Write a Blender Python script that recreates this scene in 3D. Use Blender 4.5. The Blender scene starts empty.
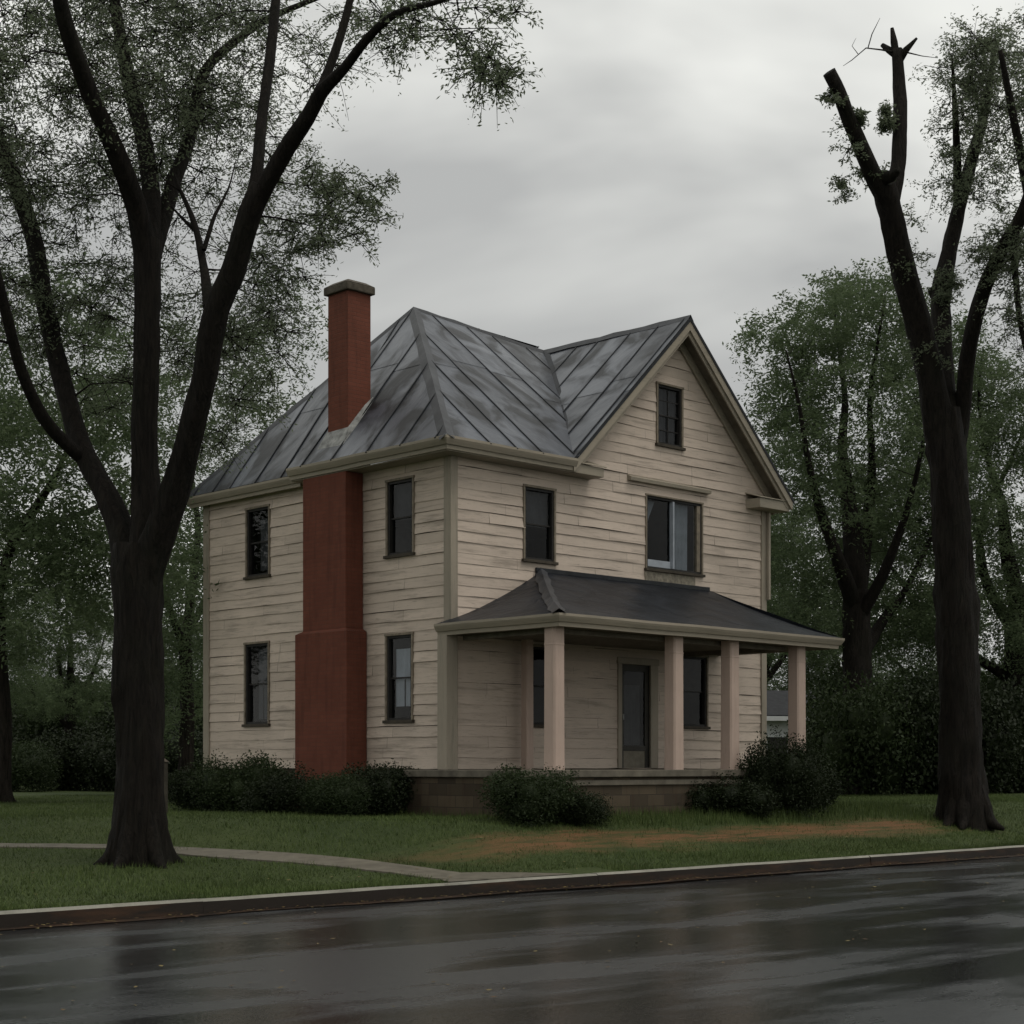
import bpy, math, random
import numpy as np
from mathutils import Vector, noise
R = math.radians
random.seed(7); rng = np.random.default_rng(11)
scene = bpy.context.scene
COL = scene.collection

# ------------------------------------------------------------------ camera
CAMX, CAMY, CAMZ = -20.015, -22.375, 1.6
FOC = 1674.0; HOR = 766.0
VA = R(46.1)
FW = Vector((math.cos(VA), math.sin(VA), 0)); RT = Vector((math.sin(VA), -math.cos(VA), 0))
cam = bpy.data.cameras.new('camera'); co = bpy.data.objects.new('camera', cam); COL.objects.link(co)
co.location = (CAMX, CAMY, CAMZ); co.rotation_euler = (R(90), 0, VA - R(90))
cam.sensor_width = 36; cam.lens = 36 * FOC / 1024; cam.shift_y = (HOR - 512) / 1024
cam.clip_start = 0.1; cam.clip_end = 2000
scene.camera = co

def at(px, py, d):
    p = Vector((CAMX, CAMY, CAMZ)) + FW * d + RT * ((px - 512) / FOC * d)
    p.z += (HOR - py) / FOC * d
    return p

# ------------------------------------------------------------------ world, sun, exposure
w = bpy.data.worlds.new('World'); scene.world = w; w.use_nodes = True
nt = w.node_tree; N = nt.nodes; L = nt.links
bg = N['Background']; bg.inputs['Strength'].default_value = 0.12
sky = N.new('ShaderNodeTexSky'); sky.sky_type = 'NISHITA'; sky.sun_disc = False
SUN_EL, SUN_AZ = R(62), R(155)      # azimuth measured clockwise from +Y
sky.sun_elevation = SUN_EL; sky.sun_rotation = SUN_AZ; sky.air_density = 1.0; sky.dust_density = 4.0
tc = N.new('ShaderNodeTexCoord'); mp = N.new('ShaderNodeMapping'); mp.inputs['Scale'].default_value = (1.0, 1.0, 2.6)
mp.inputs['Location'].default_value = (0.35, 0.1, 0.3)
nz = N.new('ShaderNodeTexNoise'); nz.inputs['Scale'].default_value = 2.1; nz.inputs['Detail'].default_value = 5; nz.inputs['Roughness'].default_value = 0.45
nz.inputs['Distortion'].default_value = 0.25
rmp = N.new('ShaderNodeValToRGB'); e = rmp.color_ramp.elements
e[0].position = 0.40; e[0].color = (5.0, 5.06, 4.95, 1); e[1].position = 0.60; e[1].color = (10.4, 10.45, 9.9, 1)
mx = N.new('ShaderNodeMix'); mx.data_type = 'RGBA'; mx.inputs['Factor'].default_value = 0.95
L.new(tc.outputs['Generated'], mp.inputs['Vector']); L.new(mp.outputs[0], nz.inputs['Vector']); L.new(nz.outputs['Fac'], rmp.inputs['Fac'])
L.new(sky.outputs[0], mx.inputs['A']); L.new(rmp.outputs[0], mx.inputs['B']); L.new(mx.outputs['Result'], bg.inputs['Color'])

sl = bpy.data.lights.new('sun', 'SUN'); sl.energy = 1.4; sl.angle = R(30); sl.color = (1.0, 0.95, 0.88)
so = bpy.data.objects.new('sun', sl); COL.objects.link(so)
sd = Vector((math.sin(SUN_AZ) * math.cos(SUN_EL), math.cos(SUN_AZ) * math.cos(SUN_EL), math.sin(SUN_EL)))
so.rotation_euler = sd.to_track_quat('Z', 'Y').to_euler()
vs = scene.view_settings; vs.view_transform = 'Standard'; vs.look = 'None'; vs.gamma = 1; vs.use_curve_mapping = False
vs.exposure = -0.30
scene.render.engine = 'CYCLES'
scene.cycles.max_bounces = 6; scene.cycles.transparent_max_bounces = 12

# ------------------------------------------------------------------ materials
class G:
    """small node-graph helper"""
    def __init__(s, name):
        s.m = bpy.data.materials.new(name); s.m.use_nodes = True
        s.t = s.m.node_tree; s.b = s.t.nodes['Principled BSDF']; s.b.inputs['Specular IOR Level'].default_value = 0.15
    def n(s, typ, **kw):
        k = s.t.nodes.new('ShaderNode' + typ)
        for a, v in kw.items(): setattr(k, a, v)
        return k
    def l(s, a, b): s.t.links.new(a, b)
    def coord(s, scale=(1, 1, 1), rot=(0, 0, 0), which='Object'):
        c = s.n('TexCoord'); m = s.n('Mapping'); m.inputs['Scale'].default_value = scale; m.inputs['Rotation'].default_value = rot
        s.l(c.outputs[which], m.inputs['Vector']); return m.outputs[0]
    def noise(s, vec, scale=5, detail=4, rough=0.5, dist=0.0):
        k = s.n('TexNoise'); k.inputs['Scale'].default_value = scale; k.inputs['Detail'].default_value = detail
        k.inputs['Roughness'].default_value = rough; k.inputs['Distortion'].default_value = dist
        s.l(vec, k.inputs['Vector']); return k.outputs['Fac']
    def ramp(s, fac, stops):
        k = s.n('ValToRGB'); els = k.color_ramp.elements
        while len(els) < len(stops): els.new(0.5)
        for el, (p, c) in zip(els, stops):
            el.position = p; el.color = (c, c, c, 1) if isinstance(c, (int, float)) else (*c, 1)
        s.l(fac, k.inputs['Fac']); return k.outputs['Color']
    def mix(s, fac, a, b, mode='MIX'):
        k = s.n('Mix', data_type='RGBA', blend_type=mode)
        for inp, v in (('Factor', fac), ('A', a), ('B', b)):
            sock = [i for i in k.inputs if i.name == inp and (i.type == 'VALUE' if inp == 'Factor' else i.type == 'RGBA')][0]
            if isinstance(v, (int, float)): sock.default_value = v if inp == 'Factor' else (v, v, v, 1)
            elif isinstance(v, tuple): sock.default_value = (*v, 1)
            else: s.l(v, sock)
        return [o for o in k.outputs if o.type == 'RGBA'][0]
    def math(s, op, a, b=0.0):
        k = s.n('Math', operation=op)
        for i, v in enumerate((a, b)):
            if isinstance(v, (int, float)): k.inputs[i].default_value = v
            else: s.l(v, k.inputs[i])
        return k.outputs[0]
    def island(s): return s.n('NewGeometry').outputs['Random Per Island']
    def base(s, v):
        if isinstance(v, tuple): s.b.inputs['Base Color'].default_value = (*v, 1)
        else: s.l(v, s.b.inputs['Base Color'])
    def rough(s, v):
        if isinstance(v, (int, float)): s.b.inputs['Roughness'].default_value = v
        else: s.l(v, s.b.inputs['Roughness'])
    def bump(s, h, strength=0.3, dist=0.02):
        k = s.n('Bump'); k.inputs['Strength'].default_value = strength; k.inputs['Distance'].default_value = dist
        s.l(h, k.inputs['Height']); s.l(k.outputs[0], s.b.inputs['Normal'])

def m_paint(name, col, var=0.12, grime=(0.10, 0.085, 0.07), grime_amt=0.5, horiz=True, rough=0.6):
    g = G(name)
    v = g.coord((0.5, 0.5, 6) if horiz else (5, 5, 0.5))
    n1 = g.noise(v, 1.6, 6, 0.65, 0.4)
    n2 = g.noise(g.coord(), 0.9, 5, 0.6)
    n3 = g.noise(g.coord((1.2, 1.2, 18) if horiz else (14, 14, 1)), 3.0, 5, 0.7)
    c = g.mix(g.island(), tuple(x * (1 - var) for x in col), tuple(min(1, x * (1 + var)) for x in col))
    c = g.mix(g.ramp(n2, [(0.35, 0.0), (0.75, 0.45)]), c, tuple(x * 0.62 for x in col))
    f = g.math('MULTIPLY', g.ramp(n1, [(0.52, 0.0), (0.72, 1.0)]), grime_amt)
    c = g.mix(f, c, grime)
    f2 = g.math('MULTIPLY', g.ramp(n3, [(0.58, 0.0), (0.66, 1.0)]), grime_amt * 0.8)
    c = g.mix(f2, c, grime)
    g.base(c); g.rough(rough); g.bump(g.math('ADD', n1, n3), 0.35, 0.006)
    return g.m

def m_plain(name, col, rough=0.6, nscale=6, amt=0.3, bump=0.15):
    g = G(name); n = g.noise(g.coord(), nscale, 6, 0.6)
    g.base(g.mix(g.ramp(n, [(0.3, 0.0), (0.7, 1.0)]), tuple(x * (1 - amt) for x in col), tuple(min(1, x * (1 + amt * 0.5)) for x in col)))
    g.rough(rough); g.bump(n, bump, 0.01); return g.m

SIDING = m_paint('weathered_siding_paint', (0.578, 0.483, 0.402), 0.08, (0.14, 0.118, 0.094), 0.55)
TRIM = m_paint('weathered_trim_paint', (0.315, 0.275, 0.215), 0.05, (0.10, 0.11, 0.09), 0.35, True, 0.5)
TRIMV = m_paint('corner_board_paint', (0.33, 0.288, 0.228), 0.05, (0.12, 0.115, 0.09), 0.4, False, 0.55)
COLUMN = m_paint('column_paint', (0.47, 0.36, 0.30), 0.03, (0.22, 0.17, 0.14), 0.3, False, 0.55)
SASH = m_plain('dark_sash_paint', (0.03, 0.028, 0.026), 0.5)
SILL = m_plain('dark_sill_wood', (0.065, 0.055, 0.042), 0.7, 9, 0.4)
CASING = m_plain('window_casing_paint', (0.22, 0.185, 0.14), 0.6, 9, 0.4)
DARK = m_plain('dark_backing_board', (0.035, 0.032, 0.028), 0.9)
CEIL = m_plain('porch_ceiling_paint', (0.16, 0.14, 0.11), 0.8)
FLOORB = m_plain('porch_floor_concrete', (0.13, 0.115, 0.09), 0.55, 4, 0.4)
CURT = m_plain('grey_curtain_cloth', (0.36, 0.39, 0.43), 0.9, 3, 0.25)
PALEC = m_plain('pale_curtain_cloth', (0.62, 0.66, 0.72), 0.9, 3, 0.15)
BLIND = m_plain('dark_blind_cloth', (0.10, 0.10, 0.105), 0.9, 3, 0.3)
DOORM = m_plain('dark_door_paint', (0.055, 0.052, 0.045), 0.45)
DOORP = m_plain('door_kick_panel', (0.20, 0.18, 0.14), 0.55)

def m_glass():
    g = G('window_glass'); t = g.t
    tr = g.n('BsdfTransparent'); gl = g.n('BsdfGlossy'); gl.inputs['Roughness'].default_value = 0.03
    tr.inputs['Color'].default_value = (0.6, 0.62, 0.63, 1)
    lw = g.n('LayerWeight'); lw.inputs['Blend'].default_value = 0.5
    frv = g.math('ADD', g.math('MULTIPLY', g.math('POWER', lw.outputs['Facing'], 4.0), 0.6), 0.02)
    n = g.noise(g.coord(), 2.2, 2); b = g.n('Bump'); b.inputs['Strength'].default_value = 0.15; b.inputs['Distance'].default_value = 0.02
    g.l(n, b.inputs['Height']); g.l(b.outputs[0], gl.inputs['Normal'])
    ms = g.n('MixShader'); g.l(frv, ms.inputs[0]); g.l(tr.outputs[0], ms.inputs[1]); g.l(gl.outputs[0], ms.inputs[2])
    g.l(ms.outputs[0], t.nodes['Material Output'].inputs['Surface']); return g.m
GLASS = m_glass()

def m_roof():
    g = G('grey_metal_roofing')
    n1 = g.noise(g.coord((1.5, 1.5, 0.6)), 0.9, 4, 0.5, 0.7); n2 = g.noise(g.coord((2, 2, 0.8)), 1.2, 4, 0.55, 0.3)
    c = g.mix(g.island(), (0.026, 0.030, 0.039), (0.084, 0.093, 0.111))
    c = g.mix(g.ramp(n1, [(0.46, 0.0), (0.60, 0.95)]), c, (0.006, 0.0066, 0.008))
    c = g.mix(g.ramp(n2, [(0.55, 0.0), (0.70, 0.55)]), c, (0.080, 0.088, 0.102))
    g.base(c); g.b.inputs['Specular IOR Level'].default_value = 0.5; g.rough(g.ramp(n1, [(0.4, 0.30), (0.6, 0.5)])); g.b.inputs['Metallic'].default_value = 0.15
    g.bump(g.math('ADD', n1, g.math('MULTIPLY', n2, 0.4)), 0.5, 0.06); return g.m
ROOF = m_roof()
SEAM = m_plain('roof_seam_metal', (0.024, 0.026, 0.029), 0.5, 5, 0.4)
VALM = m_plain('valley_metal', (0.026, 0.028, 0.032), 0.5, 1.5, 0.5)
RIDGE = m_plain('roof_ridge_cap_metal', (0.05, 0.052, 0.057), 0.45, 3, 0.45)
def m_membrane():
    g = G('porch_roof_membrane')
    n1 = g.noise(g.coord((1, 1, 1)), 1.3, 5, 0.55, 0.8); n2 = g.noise(g.coord((0.6, 0.6, 3)), 4, 5, 0.6)
    c = g.mix(g.ramp(n1, [(0.35, 0.0), (0.7, 1.0)]), (0.0075, 0.009, 0.012), (0.022, 0.025, 0.031))
    g.base(c); g.rough(0.42); g.bump(g.math('ADD', n1, g.math('MULTIPLY', n2, 0.3)), 0.8, 0.08); return g.m
MEMB = m_membrane()

def m_brick(name, c1, c2, mortar, bw=0.21, rh=0.075, swap=False):
    g = G(name)
    geo = g.n('NewGeometry'); tcn = g.n('TexCoord')
    sp = g.n('SeparateXYZ'); g.l(tcn.outputs['Object'], sp.inputs[0])
    u = g.math('ADD', sp.outputs[0], sp.outputs[1])
    cb = g.n('CombineXYZ'); g.l(u, cb.inputs[0]); g.l(sp.outputs[2], cb.inputs[1])
    br = g.n('TexBrick'); g.l(cb.outputs[0], br.inputs['Vector'])
    br.inputs['Scale'].default_value = 1; br.inputs['Brick Width'].default_value = bw; br.inputs['Row Height'].default_value = rh
    br.inputs['Mortar Size'].default_value = 0.006; br.inputs['Mortar Smooth'].default_value = 0.4
    br.inputs['Color1'].default_value = (*c1, 1); br.inputs['Color2'].default_value = (*c2, 1); br.inputs['Mortar'].default_value = (*mortar, 1)
    n = g.noise(g.coord(), 1.4, 6, 0.6)
    n2 = g.noise(g.coord((4, 4, 0.5)), 2.0, 5, 0.6)
    c = g.mix(g.ramp(n, [(0.35, 0.0), (0.8, 0.5)]), br.outputs['Color'], tuple(x * 0.45 for x in c1))
    c = g.mix(g.ramp(n2, [(0.5, 0.0), (0.75, 0.4)]), c, (0.045, 0.022, 0.015))
    g.base(c); g.rough(0.85)
    g.bump(g.math('ADD', g.math('MULTIPLY', br.outputs['Fac'], -0.7), g.math('MULTIPLY', n, 0.5)), 0.5, 0.01); return g.m
BRICK = m_brick('painted_red_brick', (0.165, 0.057, 0.037), (0.145, 0.050, 0.032), (0.125, 0.054, 0.038))
STONE = m_brick('foundation_block', (0.10, 0.078, 0.052), (0.045, 0.036, 0.026), (0.035, 0.03, 0.025), 0.45, 0.2)
CAPM = m_plain('chimney_cap_concrete', (0.09, 0.078, 0.06), 0.8, 8, 0.5, 0.5)
FLASH = m_plain('chimney_flashing_metal', (0.26, 0.262, 0.25), 0.5, 6, 0.6, 0.5)

def m_bark(name, col):
    g = G(name); v = g.coord((7, 7, 1.1)); n = g.noise(v, 2.2, 8, 0.7, 0.9); n2 = g.noise(g.coord(), 1.3, 4)
    c = g.mix(g.ramp(n, [(0.35, 0.0), (0.65, 1.0)]), tuple(x * 0.30 for x in col), tuple(x * 1.5 for x in col))
    c = g.mix(g.ramp(n2, [(0.5, 0.0), (0.8, 0.5)]), c, (0.010, 0.012, 0.006))
    g.base(c); g.rough(0.85); g.bump(n, 1.0, 0.09); return g.m
BARK = m_bark('wet_dark_bark', (0.013, 0.0105, 0.008)); BARK2 = m_bark('grey_brown_bark', (0.022, 0.018, 0.014))

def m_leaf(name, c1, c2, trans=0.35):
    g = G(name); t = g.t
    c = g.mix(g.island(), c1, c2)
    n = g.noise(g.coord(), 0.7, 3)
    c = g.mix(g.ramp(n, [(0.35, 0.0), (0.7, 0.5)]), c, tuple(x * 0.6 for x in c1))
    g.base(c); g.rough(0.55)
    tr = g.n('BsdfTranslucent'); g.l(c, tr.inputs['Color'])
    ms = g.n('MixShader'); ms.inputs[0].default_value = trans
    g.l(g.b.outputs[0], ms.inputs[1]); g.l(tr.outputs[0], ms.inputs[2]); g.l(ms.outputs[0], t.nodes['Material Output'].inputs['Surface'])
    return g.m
LEAF = m_leaf('spring_leaves', (0.118, 0.146, 0.088), (0.160, 0.188, 0.120), 0.55)
LEAF2 = m_leaf('mid_green_leaves', (0.082, 0.118, 0.056), (0.118, 0.152, 0.078), 0.5)
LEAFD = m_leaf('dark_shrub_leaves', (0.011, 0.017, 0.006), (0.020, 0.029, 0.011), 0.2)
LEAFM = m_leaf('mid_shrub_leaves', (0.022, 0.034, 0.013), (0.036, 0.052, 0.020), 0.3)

# ------------------------------------------------------------------ mesh helpers
def tag(o, label=None, cat=None, group=None, kind=None):
    for k, v in (('label', label), ('category', cat), ('group', group), ('kind', kind)):
        if v: o[k] = v
    return o
def empty(name, loc):
    o = bpy.data.objects.new(name, None); COL.objects.link(o); o.location = loc; return o
def root_loc(p):
    while p.parent: p = p.parent
    return p.location.copy()
def mk(name, V, F, mat, parent=None, smooth=False, loc=None):
    """V in world coordinates; placed relative to the thing's base"""
    off = root_loc(parent) if parent else Vector(loc or (0, 0, 0))
    me = bpy.data.meshes.new(name)
    me.from_pydata([(a[0] - off.x, a[1] - off.y, a[2] - off.z) for a in V], [], F)
    me.materials.append(mat)
    if smooth: me.polygons.foreach_set('use_smooth', [True] * len(me.polygons))
    o = bpy.data.objects.new(name, me); COL.objects.link(o)
    if parent: o.parent = parent
    else: o.location = off
    return o
def mk_np(name, V, F, mat, parent=None, smooth=False, loc=(0, 0, 0)):
    off = np.array(root_loc(parent) if parent else loc)
    V = np.asarray(V, dtype=np.float32) - off.astype(np.float32); F = np.asarray(F, dtype=np.int32); k = F.shape[1]
    me = bpy.data.meshes.new(name); me.vertices.add(len(V)); me.vertices.foreach_set('co', V.ravel())
    me.loops.add(F.size); me.loops.foreach_set('vertex_index', F.ravel()); me.polygons.add(len(F))
    me.polygons.foreach_set('loop_start', np.arange(0, F.size, k, dtype=np.int32))
    me.polygons.foreach_set('loop_total', np.full(len(F), k, dtype=np.int32))
    if smooth: me.polygons.foreach_set('use_smooth', np.ones(len(F), dtype=bool))
    me.materials.append(mat); me.update(calc_edges=True); me.validate()
    o = bpy.data.objects.new(name, me); COL.objects.link(o)
    if parent: o.parent = parent
    else: o.location = loc
    return o

class MB:
    def __init__(s, xf=None): s.V = []; s.F = []; s.xf = xf
    def add(s, V, F):
        b = len(s.V)
        s.V += [s.xf(*v) if s.xf else tuple(v) for v in V]
        s.F += [tuple(b + i for i in f) for f in F]; return s
    def box(s, x0, x1, y0, y1, z0, z1, bev=0.0):
        c = [(x0, y0, z0), (x1, y0, z0), (x1, y1, z0), (x0, y1, z0), (x0, y0, z1), (x1, y0, z1), (x1, y1, z1), (x0, y1, z1)]
        return s.add(c, [(0, 3, 2, 1), (4, 5, 6, 7), (0, 1, 5, 4), (1, 2, 6, 5), (2, 3, 7, 6), (3, 0, 4, 7)])
    def quad(s, *p): return s.add(p, [tuple(range(len(p)))])
    def prism(s, poly, d):      # poly of 3D points swept by vector d
        n = len(poly); q = [tuple(a[i] + d[i] for i in range(3)) for a in poly]
        return s.add(list(poly) + q, [tuple(range(n))[::-1], tuple(range(n, 2 * n))] + [(i, (i + 1) % n, n + (i + 1) % n, n + i) for i in range(n)])
    def build(s, name, mat, parent=None, smooth=False, bevel=0.0, **k):
        o = mk(name, s.V, s.F, mat, parent, smooth, **k)
        if bevel:
            m = o.modifiers.new('bevel', 'BEVEL'); m.width = bevel; m.segments = 2; m.limit_method = 'ANGLE'; m.angle_limit = R(40)
        return o

def smooth(t): t = min(1, max(0, t)); return t * t * (3 - 2 * t)

# ------------------------------------------------------------------ ground
KERB_BACK, KERB_FRONT = -6.85, -7.02
def gz(x, y):
    if y < -6.9: return -0.06 if y > -19.2 else 0.15
    Lr = 4.2 + 8.5 * smooth((-x - 3) / 6)
    z = 0.145 + 0.62 * smooth((y + 6.85) / Lr)
    z += 0.05 * noise.noise(Vector((x * 0.25, y * 0.25, 0))) * smooth((y + 6.85) / 2)
    z += 0.30 * smooth((y - 12) / 60)
    return z
def axis(lo, hi, flo, fhi, step, grow=1.35):
    a = list(np.arange(flo, fhi + 1e-6, step)); s = step
    while a[-1] < hi: s *= grow; a.append(a[-1] + s)
    s = step
    while a[0] > lo: s *= grow; a.insert(0, a[0] - s)
    return a
def m_lawn():
    g = G('wet_lawn')
    o = g.coord()
    n1 = g.noise(o, 0.35, 5, 0.6, 0.4); n2 = g.noise(g.coord((2.5, 5, 2.5)), 3.0, 8, 0.75); n3 = g.noise(o, 22, 4, 0.7)
    c = g.mix(g.ramp(n1, [(0.3, 0.0), (0.7, 1.0)]), (0.038, 0.058, 0.018), (0.068, 0.090, 0.028))
    c = g.mix(g.ramp(n2, [(0.4, 0.0), (0.7, 0.6)]), c, (0.022, 0.030, 0.010))
    # worn strip of bare red-brown earth
    sp = g.n('SeparateXYZ'); tcn = g.n('TexCoord'); g.l(tcn.outputs['Object'], sp.inputs[0])
    yy = g.math('ADD', sp.outputs[1], g.math('MULTIPLY', g.noise(g.coord((0.5, 0.5, 0.5)), 1.2, 4, 0.6), 1.6))
    dist = g.math('ABSOLUTE', g.math('ADD', yy, 3.95))
    band = g.ramp(dist, [(0.15, 1.0), (0.75, 0.0)])
    xm = g.ramp(g.math('MULTIPLY', g.math('ADD', sp.outputs[0], 8.0), 1 / 20.0), [(0.10, 0.0), (0.28, 1.0), (0.80, 1.0), (0.9, 0.0)])
    nn = g.ramp(g.noise(g.coord((0.55, 3.5, 1)), 1.6, 6, 0.75), [(0.38, 0.0), (0.56, 1.0)])
    f = g.math('MULTIPLY', g.math('MULTIPLY', band, xm), g.math('MULTIPLY', nn, 0.92))
    c = g.mix(f, c, g.mix(n3, (0.13, 0.062, 0.028), (0.23, 0.115, 0.055)))
    g.base(c); g.rough(0.8); g.bump(g.math('ADD', n2, n3), 0.8, 0.06); return g.m
LAWN = m_lawn()
gx = axis(-420, 420, -18, 18, 0.4); gy = axis(-260, 620, -6.86, 14, 0.35)
gy = [y for y in gy if y >= -6.87] ; gy = [-260, -60, -19.21, -19.15, -7.0, -6.90] + gy
V = [(x, y, gz(x, y)) for y in gy for x in gx]; nx = len(gx)
F = [(j * nx + i, j * nx + i + 1, (j + 1) * nx + i + 1, (j + 1) * nx + i) for j in range(len(gy) - 1) for i in range(nx - 1)]
lawn = mk('lawn', V, F, LAWN, None, True); tag(lawn, kind='structure')

def m_road():
    g = G('wet_asphalt')
    st = g.noise(g.coord((0.13, 0.42, 1), (0, 0, 0)), 1.6, 4, 0.5, 0.7)
    st2 = g.noise(g.coord((0.35, 1.1, 1)), 1.6, 5, 0.6, 0.5)
    gr = g.noise(g.coord(), 50, 3, 0.75)
    fine = g.noise(g.coord((3, 6, 1)), 5, 4, 0.6)
    wet = g.ramp(g.math('ADD', g.math('MULTIPLY', st, 0.7), g.math('MULTIPLY', st2, 0.3)), [(0.44, 0.0), (0.55, 1.0)])
    c = g.mix(wet, (0.032, 0.034, 0.036), (0.009, 0.0098, 0.0108))
    c = g.mix(g.ramp(gr, [(0.45, 0.0), (0.66, 0.65)]), c, (0.075, 0.077, 0.078))
    g.base(c); g.rough(g.ramp(wet, [(0.0, 0.30), (1.0, 0.08)]))
    g.b.inputs['Specular IOR Level'].default_value = 0.5
    h = g.math('ADD', g.math('MULTIPLY', gr, 0.25), g.math('ADD', g.math('MULTIPLY', fine, 0.5), g.math('MULTIPLY', st2, 0.8)))
    g.bump(h, 0.30, 0.016); return g.m
ROADM = m_road()
rx = axis(-420, 420, -24, 24, 1.0); ry = [-19.0, -17, -15, -13, -11, -9.5, -8.5, -7.8, -7.3, KERB_FRONT]
V = [(x, y, 0.012 * math.sin(x * 0.35 + y) + (0 if y < -7.9 else -0.02 * ((y + 7.9) / 0.9))) for y in ry for x in rx]; nx = len(rx)
F = [(j * nx + i, j * nx + i + 1, (j + 1) * nx + i + 1, (j + 1) * nx + i) for j in range(len(ry) - 1) for i in range(nx - 1)]
tag(mk('road', V, F, ROADM, None, True), kind='structure')

def m_kerb():
    g = G('kerb_concrete')
    n = g.noise(g.coord(), 2.5, 7, 0.7); n2 = g.noise(g.coord((0.6, 1, 4)), 1.5, 5, 0.6)
    sp = g.n('SeparateXYZ'); tcn = g.n('TexCoord'); g.l(tcn.outputs['Object'], sp.inputs[0])
    c = g.mix(g.ramp(n, [(0.3, 0.0), (0.7, 1.0)]), (0.15, 0.145, 0.12), (0.27, 0.26, 0.22))
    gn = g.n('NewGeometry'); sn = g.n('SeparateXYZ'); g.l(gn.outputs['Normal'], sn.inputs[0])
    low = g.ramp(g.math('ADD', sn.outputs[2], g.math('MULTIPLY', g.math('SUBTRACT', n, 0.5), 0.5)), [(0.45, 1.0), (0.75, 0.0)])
    low_ = g.ramp(g.math('ADD', g.math('MULTIPLY', sp.outputs[2], 3.6), g.math('MULTIPLY', g.math('SUBTRACT', n2, 0.5), 1.3)), [(0.35, 1.0), (0.62, 0.0)])
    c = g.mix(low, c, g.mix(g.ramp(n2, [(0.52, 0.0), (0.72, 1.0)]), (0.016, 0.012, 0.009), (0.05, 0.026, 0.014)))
    g.base(c); g.rough(0.6); g.bump(n, 0.6, 0.02); return g.m
KERBM = m_kerb()
kb = MB(); x = -60.0; r = random.Random(3)
while x < 60:
    l = 6.0 + r.random() * 0.8; dz = r.uniform(-0.003, 0.003); dy = r.uniform(-0.01, 0.01)
    n_ = 12
    prof = [(KERB_BACK - 0.01, -0.08), (KERB_BACK - 0.01, 0.145), (KERB_BACK - 0.03, 0.158), (KERB_FRONT + 0.035, 0.158), (KERB_FRONT + 0.005, 0.135), (KERB_FRONT - 0.02, -0.08)]
    ring = []
    for i in range(n_ + 1):
        xx = x + 0.003 + (l - 0.006) * i / n_
        ring.append([(xx, a + dy + 0.006 * noise.noise(Vector((xx, b * 9, 4))), b + dz + 0.008 * noise.noise(Vector((xx * 0.9, a, 9)))) for a, b in prof])
    VV = [p for q in ring for p in q]; m = len(prof)
    FF = [(i * m + j, i * m + j + 1, (i + 1) * m + j + 1, (i + 1) * m + j) for i in range(n_) for j in range(m - 1)] + [tuple(range(m)), tuple(range(n_ * m, n_ * m + m))[::-1]]
    kb.add(VV, FF); x += l
tag(kb.build('kerb', KERBM), kind='structure')
k2 = MB().box(-200, 200, -19.2, -19.0, -0.1, 0.155); tag(k2.build('kerb', KERBM, bevel=0.02), kind='structure')
# silt and wet leaf litter in the gutter
gm = G('gutter_silt'); n = gm.noise(gm.coord((0.7, 5, 1)), 3, 6, 0.7)
gm.base(gm.mix(gm.ramp(n, [(0.4, 0.0), (0.65, 1.0)]), (0.016, 0.014, 0.012), (0.07, 0.038, 0.022))); gm.rough(0.4); gm.bump(n, 0.5, 0.02)
V = []; F = []; i = 0; x = -40
while x <= 40:
    wd = 0.16 + 0.16 * noise.noise(Vector((x * 0.5, 3, 0))) + 0.07 * noise.noise(Vector((x * 2.2, 1, 0)))
    V += [(x, KERB_FRONT - 0.015, 0.006), (x, KERB_FRONT - 0.03 - max(0.04, wd), 0.006)]
    if i: F.append((2 * i - 2, 2 * i - 1, 2 * i + 1, 2 * i))
    i += 1; x += 0.25
tag(mk('gutter_silt', V, F, gm.m), kind='structure')

def ground_hit(px, py):
    d = 8.0
    while d < 120:
        p = at(px, py, d)
        if p.z <= gz(p.x, p.y): return p
        d += 0.05
    return p
# concrete path
PATHM = m_plain('path_concrete', (0.13, 0.118, 0.092), 0.55, 5, 0.35, 0.4)
pp = [(-230, 846), (-60, 846), (0, 846.5), (60, 847), (110, 848), (165, 851), (220, 855), (290, 859.5), (350, 865), (410, 872), (455, 878)]
pts = [ground_hit(a, b) for a, b in pp]
pts.append(Vector((pts[-1].x + 0.9, KERB_BACK - 0.0, 0))); 
cl = []
for i in range(len(pts) - 1):
    for k in range(6): cl.append(pts[i].lerp(pts[i + 1], k / 6))
cl.append(pts[-1])
V = []; F = []
HW = 0.34; wfac = lambda i: 0.55 + 0.45 * smooth((i - 26) / 12)
PATHPTS = [(p.x, p.y) for p in cl]
for i, p in enumerate(cl):
    a = cl[max(0, i - 1)]; b = cl[min(len(cl) - 1, i + 1)]; t = (b - a); t.z = 0; t.normalize(); s_ = Vector((-t.y, t.x, 0))
    f = smooth((i - (len(cl) - 14)) / 13)
    for q in (p + s_ * HW * wfac(i) * (1 + 0.5 * f), p - s_ * HW * wfac(i) * (1 + 0.5 * f)):
        y = min(q.y, 400); y = max(y, KERB_BACK - 0.004)
        V += [(q.x, y, gz(q.x, max(y, -6.85)) + 0.022), (q.x, y, gz(q.x, max(y, -6.85)) - 0.05)]
    if i:
        b0 = 4 * (i - 1); b1 = 4 * i
        F += [(b0, b0 + 2, b1 + 2, b1), (b0, b1, b1 + 1, b0 + 1), (b0 + 2, b0 + 3, b1 + 3, b1 + 2)]
tag(mk('path', V, F, PATHM, None), kind='structure')
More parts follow.
